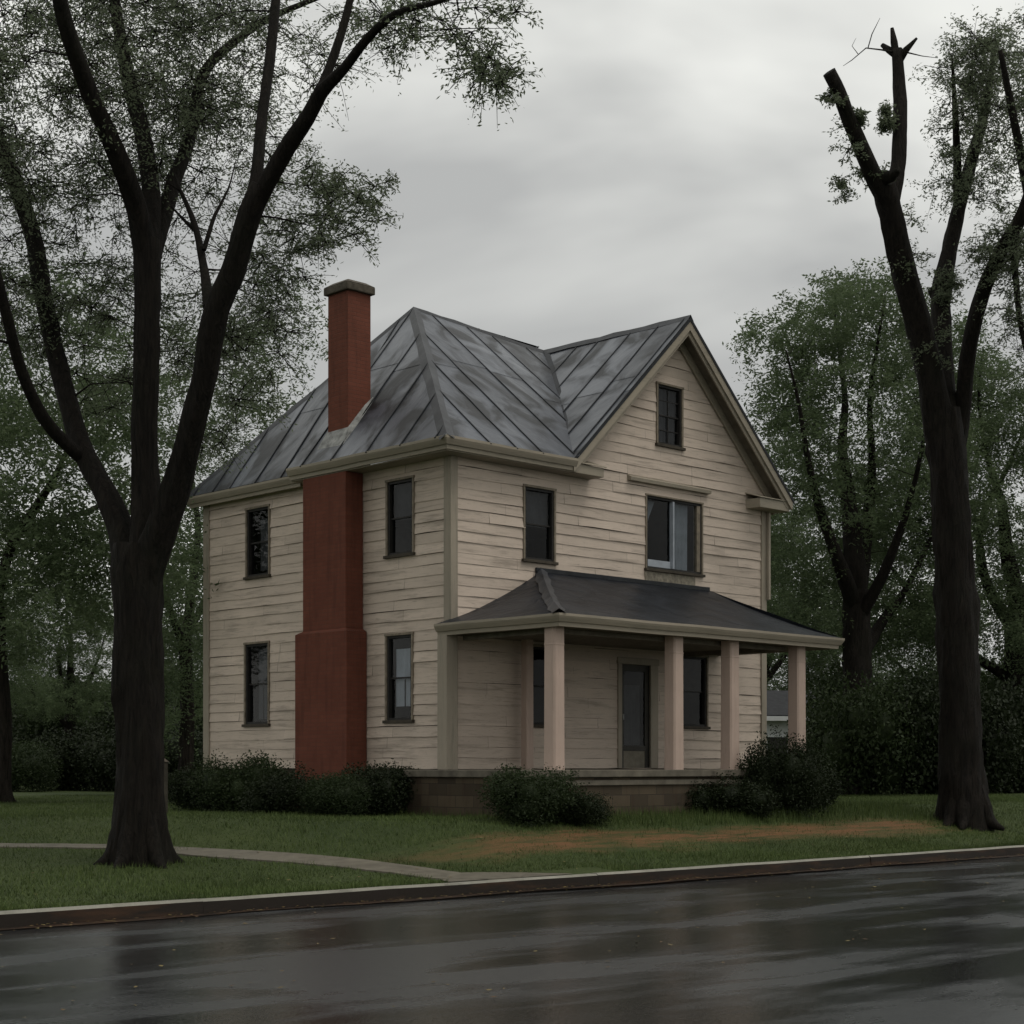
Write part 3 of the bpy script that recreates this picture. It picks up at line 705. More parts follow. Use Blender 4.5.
m.add(*bent([(PX0, 0.0, ZG), (PX0, PY, ZG), (AX0, -0.02, AZ), (AX0, -0.02, AZ)], 14, 10, 0.10)); m.add(*bent([(PX1, PY, ZG), (PX1, 0, ZG), (AX1, -0.02, AZ), (AX1, -0.02, AZ)], 6, 10, 0.03))
pr = m.build('porch_roof', MEMB, house, smooth=True)
hc = MB()
a, b = (PX0, PY, ZG + .01), (AX0, -0.02, AZ)
A_, B_ = Vector(a), Vector(b); s1 = slope_side((a, b), (PX0, 0, ZG)); s2 = slope_side((a, b), (PX1, PY, ZG)); V = []; F = []
for i in range(15):
    t = i / 14; p = A_.lerp(B_, t); p.z += -0.10 * math.sin(math.pi * t) * 0.98 + 0.035; wv = 0.13 * (1 + 0.35 * noise.noise(Vector((i * .8, 3, 3)))); j = 0.03 * noise.noise(Vector((i * 1.1, 8, 1)))
    V += [tuple(p + s1 * wv - Vector((0, 0, .02))), tuple(p + Vector((0, 0, .03 + j))), tuple(p + s2 * wv - Vector((0, 0, .02)))]
    if i: k = 3 * (i - 1); F += [(k, k + 3, k + 4, k + 1), (k + 1, k + 4, k + 5, k + 2)]
hc.add(V, F); hc.build('hip_cap', RIDGE, pr)
MB(front).box(AX0 - .15, AX1 - .1, 0.02, 0.06, AZ - 0.02, AZ + 0.07).build('wall_flashing', SEAM, pr, bevel=0.01)
gutter((PX0 + .08, PY + .08, ZG), (PX0 + .08, 0.0, ZG), (-1, 0, 0), 'porch_gutter', 0.14, 0.11, m0=1); gutter((PX0 + .08, PY + .08, ZG), (PX1 - .08, PY + .08, ZG), (0, -1, 0), 'porch_gutter', 0.14, 0.11, m0=1, m1=1)
gutter((PX1 - .08, PY + .08, ZG), (PX1 - .08, 0.0, ZG), (1, 0, 0), 'porch_gutter', 0.14, 0.11, m0=1)
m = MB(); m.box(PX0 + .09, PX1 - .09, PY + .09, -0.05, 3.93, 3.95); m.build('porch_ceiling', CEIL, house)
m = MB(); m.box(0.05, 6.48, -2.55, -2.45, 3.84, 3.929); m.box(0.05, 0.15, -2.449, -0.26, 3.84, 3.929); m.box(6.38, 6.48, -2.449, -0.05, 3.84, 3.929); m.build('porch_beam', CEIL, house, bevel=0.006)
# deck
m = MB(); m.box(-1.15, 6.95, -3.06, -0.02, 1.41, 1.535); m.build('porch_floor', FLOORB, house, bevel=0.012)
m = MB(); m.box(-1.08, 6.88, -2.98, -0.03, 0.3, 1.405); m.build('porch_foundation', STONE, house)
MB().box(-1.12, 6.92, -3.02, -2.985, 1.27, 1.36).build('porch_ledge', FLOORB, house, bevel=0.01)
def column(x, y, hw, zt=3.929):
    m = MB(); z0 = 1.535
    n_ = 7
    for i in range(n_):
        a = z0 + (zt - z0) * i / n_; b = z0 + (zt - z0) * (i + 1) / n_
    ch_ = hw * 0.22
    poly = [(hw - ch_, -hw), (hw, -hw + ch_), (hw, hw - ch_), (hw - ch_, hw), (-hw + ch_, hw), (-hw, hw - ch_), (-hw, -hw + ch_), (-hw + ch_, -hw)]
    V = []; F = []
    zs = [z0, z0 + 0.5, z0 + 1.2, zt - 0.32, zt - 0.30, zt - 0.28, zt]; sc = [1.02, 1.0, 0.985, 0.965, 1.0, 0.965, 0.965]
    for zz, s_ in zip(zs, sc): V += [(x + a * s_, y + b * s_, zz) for a, b in poly]
    for i in range(len(zs) - 1): F += [(8 * i + j, 8 * i + (j + 1) % 8, 8 * i + 8 + (j + 1) % 8, 8 * i + 8 + j) for j in range(8)]
    F += [tuple(range(8))[::-1], tuple(range(8 * len(zs) - 8, 8 * len(zs)))]
    return MB().add(V, F).build('porch_column', COLUMN, house)
for x, y, hw in ((-0.10, -2.70, 0.135), (2.96, -2.70, 0.135), (4.56, -2.70, 0.135), (6.63, -2.70, 0.135)): column(x, y, hw)
column(1.62, -0.30, 0.09, 3.93)
m = MB(); m.box(-0.33, -0.15, -0.25, -0.002, 1.535, 3.929); m.box(-0.149, -0.05, -0.235, -0.05, 1.535, 3.929); m.build('half_column', TRIMV, house, bevel=0.008)

# ------------------------------------------------------------------ vegetation
def leaves(P, size, aspect=0.5, flat=0.0, r=rng):
    """rhombus leaves at points P (Nx3) with random attitude"""
    n = len(P); d = r.normal(size=(n, 3)); d[:, 2] = d[:, 2] * 0.6 - 0.25; d /= np.linalg.norm(d, axis=1, keepdims=True)
    u = r.normal(size=(n, 3)); u -= d * (u * d).sum(1, keepdims=True); u /= np.linalg.norm(u, axis=1, keepdims=True)
    s = (size * r.uniform(0.6, 1.3, n))[:, None]
    V = np.empty((n, 4, 3)); V[:, 0] = P; V[:, 1] = P + d * s * 0.5 + u * s * aspect * 0.5; V[:, 2] = P + d * s; V[:, 3] = P + d * s * 0.5 - u * s * aspect * 0.5
    return V.reshape(-1, 3), np.arange(4 * n).reshape(-1, 4)

def catmull(P, rad, step):
    P = [Vector(p) for p in P]; out = []; ro = []
    for i in range(len(P) - 1):
        p0 = P[i - 1] if i else P[0] * 2 - P[1]; p1, p2 = P[i], P[i + 1]; p3 = P[i + 2] if i + 2 < len(P) else P[-1] * 2 - P[-2]
        n_ = max(1, int((p2 - p1).length / step))
        for k in range(n_):
            t = k / n_; t2 = t * t; t3 = t2 * t
            out.append(0.5 * ((2 * p1) + (p2 - p0) * t + (2 * p0 - 5 * p1 + 4 * p2 - p3) * t2 + (3 * p1 - p0 - 3 * p2 + p3) * t3)); ro.append(rad[i] + (rad[i + 1] - rad[i]) * t)
    out.append(P[-1]); ro.append(rad[-1]); return out, ro
class Wood:
    def __init__(s): s.V = []; s.F = []
    def tube(s, P, rad, seg=8, rough=0.0, cap=True, seed=0):
        b = len(s.V); n_ = len(P); ref = Vector((0.3, 0.9, 0.2))
        for i, p in enumerate(P):
            t = (P[min(i + 1, n_ - 1)] - P[max(i - 1, 0)]); 
            if t.length < 1e-6: t = Vector((0, 0, 1))
            t.normalize(); ref = (ref - t * ref.dot(t)); 
            if ref.length < 1e-3: ref = t.orthogonal()
            ref.normalize(); bn = t.cross(ref)
            for k in range(seg):
                a = 2 * math.pi * k / seg; q = ref * math.cos(a) + bn * math.sin(a); rr = rad[i]
                if rough: rr *= 1 + rough * noise.noise(Vector((q.x * 2.2 + seed, q.y * 2.2, p.z * 0.9))) + rough * 0.7 * noise.noise(Vector((q.x * 5, q.y * 5, p.z * 3.0 + seed))) + rough * 0.5 * max(0, noise.noise(Vector((q.x * 1.5, q.y * 1.5, p.z * 1.6 + seed * 3))) - 0.25) * 2
                s.V.append(tuple(p + q * rr))
        for i in range(n_ - 1):
            for k in range(seg): s.F.append((b + i * seg + k, b + i * seg + (k + 1) % seg, b + (i + 1) * seg + (k + 1) % seg, b + (i + 1) * seg + k))
        if cap: s.F.append(tuple(b + (n_ - 1) * seg + k for k in range(seg)))

def tree(name, label, D, trunk, limbs, crown, nclump, leaf_n, leaf_s, cr=0.55, bark=BARK, leafm=LEAF, seed=1, group=None, base=None, twig=True, stubs=(), minz=2.0, droop=0.0, seg=14, shift=0.0):
    """trunk/limbs: (px, py, half-width px, depth offset); crown: ellipses (px, py, rx, ry, weight, depth spread, depth offset)"""
    r = random.Random(seed); nr = np.random.default_rng(seed)
    P0 = at(trunk[0][0], trunk[0][1], D + trunk[0][3]); gzz = gz(P0.x, P0.y)
    root = empty(name, (P0.x, P0.y, gzz)); tag(root, label, 'tree', group)
    W = Wood(); nodes = []
    def run(L_, seg_, rough, first=False):
        P = [at(a, b, D + d) for a, b, c, d in L_]; rad = [c / FOC * (D + d) for a, b, c, d in L_]
        if first: P[0].z = gzz - 0.15
        Q, rr = catmull(P, rad, 0.16 if seg_ > 10 else 0.3)
        W.tube(Q, rr, seg_, rough, seed=seed)
        for q, r_ in zip(Q, rr):
            if not first or q.z > gzz + minz: nodes.append((q, r_))
    # root flare lobes: merged into the trunk tube as extra short tubes
    run(trunk, seg + 12, 0.20, True)
    R0 = trunk[0][2] / FOC * D
    if R0 > 0.2:
        for k in range(7):
            a = k * 0.9 + r.random() * 0.5; dx, dy = math.cos(a), math.sin(a); c0 = Vector((P0.x, P0.y, gzz)); ri = trunk[1][2] / FOC * D
            A = [c0 + Vector((dx * ri * 0.55, dy * ri * 0.55, 0.75)), c0 + Vector((dx * ri * 0.85, dy * ri * 0.85, 0.30)), c0 + Vector((dx * R0 * 0.98, dy * R0 * 0.98, 0.05)), c0 + Vector((dx * R0 * 1.5, dy * R0 * 1.5, -0.08))]
            Q, rr = catmull(A, [ri * 0.3, ri * 0.36, ri * 0.28, 0.04], 0.12); W.tube(Q, rr, 8, 0.15, seed=k)
    for l_ in limbs: run(l_, seg, 0.17)
    for l_ in stubs: run(l_, 8, 0.25)
    tot = sum(c[4] for c in crown); C = []; CR = {}
    for c in crown:
        k = round(nclump * c[4] / tot); i = 0
        while i < k:
            a, b = r.uniform(-1, 1), r.uniform(-1, 1)
            if a * a + b * b > 1: continue
            p = at(c[0] + a * c[2], c[1] + b * c[3], D + c[6] + shift + r.uniform(-c[5], c[5]) * math.sqrt(max(0.1, 1 - (a * a + b * b) * 0.6)))
            if p.z > gzz + minz * 0.6: C.append(p); CR[tuple(p)] = min(cr, max(c[2], c[3]) / FOC * D * (0.7 if max(c[2], c[3]) > 26 else 0.9))
            i += 1
    base_nodes = np.array([tuple(n_[0]) for n_ in nodes]); NR = [n_[1] for n_ in nodes]
    order = sorted(C, key=lambda p: float(((base_nodes - np.array(tuple(p))) ** 2).sum(1).min()))
    NP = [tuple(x) for x in base_nodes]; Pl = []; arr = np.array(NP)
    twigs = Wood()
    for p in order:
        d2 = ((arr - np.array(tuple(p))) ** 2).sum(1) + 1.5 * np.maximum(0, arr[:, 2] - p.z) ** 2
        j = int(d2.argmin()); a = Vector(tuple(arr[j])); dist = (p - a).length
        if dist > 0.25:
            mid = a.lerp(p, 0.5) + Vector((r.uniform(-1, 1), r.uniform(-1, 1), r.uniform(-0.3, 0.9))) * dist * 0.16
            r0 = min(NR[j] * 0.7, 0.008 + min(dist, 2.5) * 0.010); Q, rr = catmull([a, mid, p], [r0, r0 * 0.7, r0 * 0.35], 0.35)
            twigs.tube(Q, rr, 5, 0.0, False); new = [tuple(q) for q in Q[1:]]; arr = np.vstack([arr, np.array(new)]); NR += rr[1:]
        # sprays
        ns = r.randint(7, 10); cl_ = CR[tuple(p)]; per = max(3, int(leaf_n / ns))
        for s_ in range(ns):
            dv = Vector((r.gauss(0, 1), r.gauss(0, 1), r.gauss(0.05, 0.6) - droop)).normalized(); ln = cl_ * r.uniform(0.5, 1.35)
            side = dv.orthogonal().normalized() * r.uniform(-0.3, 0.3) * ln
            q1 = p + dv * ln * 0.5 + side; q2 = p + dv * ln + side * 0.6 - Vector((0, 0, 0.12 * ln))
            if twig: twigs.tube([p, q1, q2], [0.007, 0.005, 0.0025], 3, 0.0, False)
            t = nr.uniform(0.15, 1.08, per) ** 0.8
            A = np.array(tuple(p)); B = np.array(tuple(q1)); E_ = np.array(tuple(q2))
            pt = ((1 - t) ** 2)[:, None] * A + (2 * t * (1 - t))[:, None] * B + (t ** 2)[:, None] * E_
            Pl.append(pt + nr.normal(size=(per, 3)) * cl_ * 0.095)
    b_ = len(W.V); W.V += twigs.V; W.F += [tuple(b_ + i for i in f) for f in twigs.F]
    mk('trunk', W.V, W.F, bark, root, True)
    Pl = np.vstack(Pl); V, F = leaves(Pl, leaf_s * 1.12, 0.36, r=nr); mk_np('crown', V, F, leafm, root)
    return root

# left street tree
T = [(140, 864, 33, 0), (140, 835, 26.5, 0), (140, 790, 24, 0), (139, 700, 23.5, 0), (138, 620, 23.5, 0), (138, 575, 25, 0), (139, 545, 24, 0)]
Lm = [
 [(144, 575, 17, 0), (145, 520, 15, .05), (145, 460, 13.5, .1), (146, 380, 13, 0), (147, 300, 13, 0), (148, 240, 14, 0)],
 [(147, 262, 12, 0), (138, 212, 10.5, -.2), (115, 150, 10, -.7), (88, 90, 9, -1.1), (70, 40, 8, -1.5), (55, -20, 7, -1.9), (40, -100, 5, -2.3), (30, -180, 3, -2.5)],
 [(148, 262, 12, 0), (152, 205, 9, .4), (146, 150, 8.5, .8), (131, 90, 7.5, 1.3), (119, 30, 6, 1.7), (108, -50, 5, 2.0), (100, -140, 3, 2.2)],
 [(152, 258, 9, .1), (172, 190, 7.5, .8), (190, 135, 6, 1.3), (202, 78, 5, 1.9), (222, 52, 4, 2.2), (262, 22, 3.2, 2.7), (300, 5, 2.6, 3), (345, -12, 2, 3.3), (400, -30, 1.2, 3.5)],
 [(141, 590, 19, 0), (160, 530, 16, -.2), (185, 455, 13.5, -.5), (203, 385, 12.5, -.8), (214, 320, 13, -1), (233, 270, 12, -1.2), (250, 215, 11.5, -1.4), (262, 186, 10, -1.5)],
 [(252, 215, 8, -1.4), (258, 165, 6, -1.3), (263, 110, 5.2, -1.0), (272, 40, 5, -.6), (278, -30, 4.3, -.2), (285, -120, 3, 0)],
 [(256, 205, 9, -1.4), (285, 152, 8.3, -1.8), (308, 118, 7.5, -2.2), (322, 92, 7, -2.4), (345, 68, 5, -2.8), (368, 38, 4.5, -3.2), (395, 14, 3.8, -3.6), (430, 4, 2.8, -4), (470, -8, 2, -4.4)],
 [(312, 112, 5, -2.2), (330, 66, 4.5, -2.1), (345, 20, 4, -2.0), (356, -30, 3.4, -1.9), (370, -110, 2.2, -1.7)],
 [(204, 250, 2.4, -.4), (215, 215, 1.8, -.2), (228, 190, 1, 0), (236, 160, .4, .2)], [(197, 232, 2.4, 0), (186, 222, 1.6, .2), (170, 205, .8, .4)],
 [(209, 308, 6, -1), (203, 262, 4, -.4), (194, 222, 3, 0), (178, 185, 1.6, .5), (170, 160, .5, .7)],
 [(134, 590, 17, 0), (120, 530, 13.5, .3), (104, 492, 11.5, .5), (84, 452, 10.5, .8), (62, 380, 9.5, 1.2), (46, 310, 9, 1.6), (33, 235, 8.5, 2.0), (10, 170, 8, 2.4), (-12, 110, 7, 2.8), (-40, 20, 5, 3.2)],
 [(88, 462, 8, .8), (66, 444, 6.5, .5), (44, 418, 6, .2), (22, 372, 5.8, -.2), (6, 312, 5.5, -.6), (-12, 240, 4.5, -1), (-30, 160, 3, -1.4)],
]
C = [(60, 80, 150, 120, 95, 3.0, 0), (150, 40, 140, 80, 38, 3, 0.5), (40, 230, 110, 120, 42, 2.5, 1), (312, 172, 38, 26, 5, 1.2, -2), (348, 212, 40, 24, 6, 1, -2.4), (300, 228, 30, 30, 4, 1, -1.6), (365, 190, 24, 18, 2, .8, -2.6), (250, 60, 90, 70, 14, 2, 0), (230, 140, 60, 60, 9, 2, 1),
     (487, 80, 20, 40, 5, 0.6, -5.6), (440, 18, 55, 20, 4, .8, -5.4), (500, 0, 30, 15, 1, .6, -5.8), (400, 45, 40, 25, 2, .6, -4.8), (255, 330, 38, 80, 16, 2, 0), (278, 265, 30, 45, 7, 1.5, -1), (215, 200, 60, 110, 16, 2, 1.5), (195, 380, 50, 80, 12, 2, 1.5), (100, 340, 70, 90, 16, 2, 1), (-60, 200, 90, 200, 30, 3, 0), (150, -120, 260, 110, 60, 3.5, 0), (370, 15, 40, 25, 3, 1, -2.5)]
tree('street_tree', 'tall forked leafy tree with dark wet trunk on the lawn at left', 22.3, T, Lm, C, 900, 175, 0.052, 0.52, shift=1.6, seed=4, group=None, twig=True, droop=0.15)

# right street tree
T = [(965, 830, 28, 0), (963, 800, 24, 0), (961, 755, 21.5, 0), (959, 700, 20, 0), (956, 610, 19.5, 0), (952, 530, 18.5, 0), (947, 460, 18, 0), (943, 410, 17, 0)]
Lm = [
 [(942, 440, 15, 0), (932, 385, 14, -.2), (920, 330, 13, -.4), (906, 280, 12.5, -.7), (895, 235, 12, -1), (888, 200, 12, -1.2), (884, 186, 11, -1.3)],
 [(888, 205, 9, -1.2), (872, 172, 8.2, -1.5), (857, 138, 7.5, -1.8), (846, 110, 7, -2), (836, 85, 6.5, -2.2), (829, 72, 6.8, -2.3)],
 [(890, 205, 9, -1.2), (898, 165, 7.5, -1), (900, 120, 7.2, -.8), (899, 85, 6.5, -.6), (897, 50, 5.5, -.5)],
 [(946, 430, 12, 0), (944, 370, 10, .5), (941, 315, 9.5, .8), (942, 290, 10.5, 1), (948, 258, 8, 1.2), (958, 212, 7, 1.5), (970, 165, 6.5, 1.8), (983, 118, 5, 2), (990, 80, 3.6, 2.2), (996, 40, 1.2, 2.4)],
 [(958, 205, 5, 1.5), (957, 160, 4.2, 1.2), (955, 110, 3, 1), (952, 56, 1, .8)],
 [(954, 460, 9, .2), (962, 415, 8, .2), (966, 370, 8, 0), (974, 325, 7.5, -.3), (986, 285, 7.5, -.6), (1003, 248, 7, -1), (1022, 215, 6.5, -1.4), (1040, 160, 5.5, -1.8), (1060, 80, 4, -2)],
 [(1030, 200, 5, -1.5), (1018, 140, 4.2, -1.8), (1008, 90, 3.5, -2), (1000, 50, 2.4, -2.2)],
 [(1012, 238, 4, -1), (1016, 280, 3.2, -1.2), (1020, 320, 2.8, -1.4), (1030, 370, 2, -1.6)],
]
St = [[(897, 60, 4, -.5), (894, 42, 3.4, -.5), (892, 28, 1.6, -.5)], [(898, 62, 4.5, -.5), (906, 50, 3.2, -.6), (917, 38, 1.2, -.7)], [(897, 56, 4, -.5), (889, 50, 3.4, -.4), (882, 45, 2.0, -.3)],
      [(940, 300, 6, 1), (934, 294, 5, 1), (930, 288, 3, 1)], [(880, 180, 7, -1.4), (892, 176, 6, -1.6), (899, 170, 3, -1.8)],
      [(893, 52, 1.2, -.5), (882, 50, .8, -.8), (866, 48, .6, -1), (852, 60, .4, -1), (843, 66, .2, -1)], [(868, 48, .6, -1), (872, 34, .5, -1), (880, 18, .2, -1)], [(858, 54, .4, -1), (852, 46, .3, -1), (856, 38, .15, -1)], [(905, 52, .8, -.6), (922, 56, .4, -.8), (938, 58, .2, -1)]]
C = [(834, 95, 5, 10, 1, .2, -2.2), (850, 140, 7, 18, 1.2, .2, -1.9), (862, 118, 8, 6, 2, .2, -1.9), (846, 182, 6, 14, 1, .2, -1.6), (886, 118, 5, 9, 3, .2, -1), (872, 175, 12, 8, 2, .2, -1.4), (928, 345, 14, 20, 2, .3, -.4), (945, 290, 10, 16, 3, .2, .8), (912, 240, 8, 25, 1, .2, -1), (960, 80, 28, 40, 8, 1, 1.2), (1000, 70, 40, 50, 18, 1.6, 1), (1000, 250, 28, 22, 8, 1, -1), (1040, 170, 50, 110, 26, 2, -1), (985, 160, 25, 50, 6, 1.2, 1), (1050, 320, 50, 60, 12, 1.5, -1), (955, 145, 20, 30, 3, .8, 1), (1090, 60, 70, 100, 20, 2.5, 0), (945, 180, 20, 25, 2, .5, 1)]
tree('street_tree', 'tall broken-topped tree with bare lopped limbs on the lawn right of the house', 33.0, T, Lm, C, 300, 190, 0.068, 0.55, bark=BARK, seed=9, stubs=St, droop=0.1)

# large tree behind, right of the house
T = [(857, 783, 20, 0), (857, 760, 17, 0), (858, 700, 14.5, 0), (857, 640, 13.5, 0), (856, 590, 13, 0)]
Lm = [[(856, 605, 12, 0), (854, 560, 10.5, 0), (850, 510, 8.5, .5), (842, 450, 5, 1), (845, 400, 3, 1.5), (838, 340, 1.5, 2), (832, 290, .6, 2)],
      [(856, 610, 9, 0), (838, 560, 6.5, -1), (822, 515, 5, -1.5), (808, 460, 3.0, -2), (798, 400, 1.8, -2.5), (786, 350, .6, -3)],
      [(858, 600, 8, 0), (866, 540, 6, 1), (872, 470, 4.2, 1), (870, 400, 2.6, 0), (880, 330, 1.4, -1), (886, 285, .5, -1)],
      [(860, 660, 7, 0), (880, 625, 5, 1.5), (905, 590, 3.4, 2.5), (930, 540, 2.2, 3), (950, 490, .7, 4)],
      [(858, 620, 7, 0), (885, 570, 5, -1), (910, 500, 3, -2), (925, 430, 1.6, -3), (930, 370, .6, -3)]]
C = [(845, 340, 75, 60, 40, 4, 0), (880, 310, 60, 42, 22, 3.5, 0), (790, 360, 45, 55, 18, 3, 0), (860, 440, 110, 90, 70, 5, 0), (905, 540, 85, 80, 40, 4, 2.5), (800, 500, 60, 90, 34, 4, 0), (900, 620, 80, 36, 18, 3, 3.5), (810, 610, 50, 40, 12, 3, 3), (960, 420, 60, 100, 34, 4, 2), (790, 620, 40, 50, 14, 3, 0)]
bt = tree('shade_tree', 'broad leafy shade tree with a thick dark trunk behind the porch, right of the house', 50.0, T, Lm, C, 640, 190, 0.12, 0.80, shift=0.8, bark=BARK, leafm=LEAF2, seed=21, twig=False, group='leafy trees standing behind the lawn')

# tree at left edge
T = [(2, 800, 11, 0), (3, 780, 8, 0), (4, 720, 7, 0), (0, 650, 6.8, 0), (-4, 590, 6.5, 0)]
Lm = [[(-4, 600, 6.2, 0), (12, 545, 5, -.5), (38, 505, 4.5, -1), (58, 470, 2.4, -1.5), (75, 430, .7, -2)], [(-4, 600, 6, 0), (-20, 540, 5, 1), (-25, 470, 5, 1), (-10, 400, 2.5, 1.5), (0, 330, .8, 2)],
      [(20, 530, 4, -.7), (60, 520, 3, 0), (100, 505, 2.2, 1), (140, 470, 1.4, 2)]]
C = [(60, 470, 100, 90, 60, 4, 0), (20, 360, 110, 90, 50, 4, 0), (110, 560, 80, 70, 34, 4, 0), (20, 590, 90, 70, 40, 4, 0), (-60, 480, 80, 140, 30, 4, 0), (130, 430, 60, 70, 12, 3, 0)]
lt = tree('shade_tree', 'leafy grey-barked tree at the far left edge behind the street tree', 38.0, T, Lm, C, 460, 170, 0.11, 0.8, bark=BARK2, leafm=LEAF2, seed=33, twig=False, group='leafy trees standing behind the lawn')
# tree left, just beyond the rear of the house
T = [(186, 790, 9, 0), (186, 770, 7.5, 0), (187, 700, 6.5, 0), (185, 640, 6, 0)]
Lm = [[(185, 645, 6, 0), (192, 590, 4.5, 0), (198, 530, 3, .5), (192, 470, 2, 1), (196, 380, 1.2, 1)], [(185, 650, 4.5, 0), (170, 610, 3.5, -1), (155, 560, 2.5, -2), (150, 500, 1.5, -2)], [(186, 640, 4, 0), (205, 600, 3, 1), (230, 560, 2, 2)]]
C = [(190, 600, 45, 60, 40, 3, 0), (175, 690, 45, 50, 26, 3, 0), (175, 520, 50, 60, 18, 3, 0), (215, 400, 55, 95, 18, 3, 0), (150, 420, 80, 110, 22, 3, 0), (270, 340, 60, 80, 9, 2, 0), (255, 430, 45, 60, 14, 2, 0)]
tree('shade_tree', 'slender dark tree crowding the rear left corner of the house', 46.0, T, Lm, C, 300, 160, 0.105, 0.85, bark=BARK2, leafm=LEAF2, seed=41, twig=False, group='leafy trees standing behind the lawn')

def copy_tree(src, loc, rz, sc, label):
    c = src.copy(); COL.objects.link(c); c.location = loc; c.rotation_euler = (0, 0, rz); c.scale = (sc, sc, sc); c['label'] = label
    for ch_ in src.children:
        k = ch_.copy(); COL.objects.link(k); k.parent = c
    return c
def put(px, d): p = at(px, 766, d); return Vector((p.x, p.y, gz(p.x, p.y) - 0.05))
for px, d, rz, sc, lb, src in [
    (1015, 56, 2.1, 0.92, 'leafy tree at the right edge behind the broken-topped tree', bt),
    (930, 78, 4.0, 0.80, 'distant pale green tree low behind the right hedge', lt),
    (760, 92, 1.0, 1.0, 'distant tree half hidden behind the right wall of the house', bt),
    (70, 80, 3.2, 0.62, 'distant bushy tree behind the left shrubs', bt),
    (150, 92, 0.7, 0.9, 'distant tree seen between the left trunk and the house', lt),
    (-70, 66, 5.0, 0.7, 'dense tree mostly cut off by the left edge of the view', bt),
    (1110, 70, 0.4, 1.0, 'dense tree mostly cut off by the right edge of the view', lt),
    (840, 96, 2.6, 1.2, 'distant tree showing through the crown behind the porch', lt)]:
    copy_tree(src, put(px, d), rz, sc, lb)

# shrubs
def shrub_mesh(name, n, size, leafm, seed, h=1.0, lumps=7):
    nr = np.random.default_rng(seed); r = random.Random(seed)
    L_ = [((r.uniform(-.55, .55), r.uniform(-.55, .55), r.uniform(.28, .62) * h), r.uniform(.32, .5)) for _ in range(lumps)]
    V = []; F = []
    for c, rad in L_:                         # solid dark heart of twigs and leaves
        b = len(V); nu, nv = 10, 7
        for j in range(nv + 1):
            for i in range(nu):
                th = math.pi * j / nv; ph = 2 * math.pi * i / nu; k = rad * 0.50 * (1 + 0.25 * noise.noise(Vector((i * 1.3, j * 1.7, seed))))
                V.append((c[0] + k * math.sin(th) * math.cos(ph), c[1] + k * math.sin(th) * math.sin(ph), max(-.05, c[2] + k * math.cos(th))))
        F += [(b + j * nu + i, b + j * nu + (i + 1) % nu, b + (j + 1) * nu + (i + 1) % nu, b + (j + 1) * nu + i) for j in range(nv) for i in range(nu)]
    P = []
    for k in range(n):
        c, rad = L_[r.randrange(lumps)]; d = nr.normal(size=3); d /= np.linalg.norm(d); rr = rad * (0.66 + 0.54 * nr.random() ** 1.3) * (1 + 0.30 * noise.noise(Vector((d[0] * 2.5, d[1] * 2.5, d[2] * 2.5 + seed))))
        p = np.array(c) + d * rr
        if p[2] < 0.0: p[2] = abs(p[2]) * 0.5
        P.append(p)
    LV, LF = leaves(np.array(P), size, 0.55, r=nr)
    V = np.vstack([np.array(V), LV]); F = np.vstack([np.array(F), LF + (len(V) - len(LV))])
    me_o = mk_np(name, V, F, leafm); me = me_o.data; bpy.data.objects.remove(me_o); return me
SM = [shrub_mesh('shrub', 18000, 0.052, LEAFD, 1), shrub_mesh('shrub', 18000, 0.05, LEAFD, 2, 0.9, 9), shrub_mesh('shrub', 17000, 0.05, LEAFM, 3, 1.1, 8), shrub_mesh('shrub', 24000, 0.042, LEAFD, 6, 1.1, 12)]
def shrub(px, d, wid, hgt, k, label, group, rz=0, name='shrub', p=None, dz=0.0):
    p = p or put(px, d); o = bpy.data.objects.new(name, SM[k]); COL.objects.link(o); o.location = (p[0], p[1], p[2] + dz)
    o.scale = (wid / 1.9, wid / 1.9, hgt / 1.0); o.rotation_euler = (0, 0, rz); tag(o, label, 'shrub', group); return o
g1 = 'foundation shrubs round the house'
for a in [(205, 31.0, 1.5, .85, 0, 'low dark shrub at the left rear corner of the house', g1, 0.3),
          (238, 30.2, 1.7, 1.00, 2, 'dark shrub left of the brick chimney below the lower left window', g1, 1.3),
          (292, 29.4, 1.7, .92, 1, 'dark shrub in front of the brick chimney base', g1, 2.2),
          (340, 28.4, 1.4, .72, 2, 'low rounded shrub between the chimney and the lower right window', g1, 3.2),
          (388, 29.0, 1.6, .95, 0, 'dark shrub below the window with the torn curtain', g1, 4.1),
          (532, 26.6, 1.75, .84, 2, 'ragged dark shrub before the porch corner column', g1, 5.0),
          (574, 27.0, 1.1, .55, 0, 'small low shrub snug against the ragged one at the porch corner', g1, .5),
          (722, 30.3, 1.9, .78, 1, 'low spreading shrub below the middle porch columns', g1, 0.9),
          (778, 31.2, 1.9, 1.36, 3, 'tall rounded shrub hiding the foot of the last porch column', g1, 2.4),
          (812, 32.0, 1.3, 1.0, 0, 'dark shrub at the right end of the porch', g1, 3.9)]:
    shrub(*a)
g2 = 'overgrown shrubs along the back of the lawn'
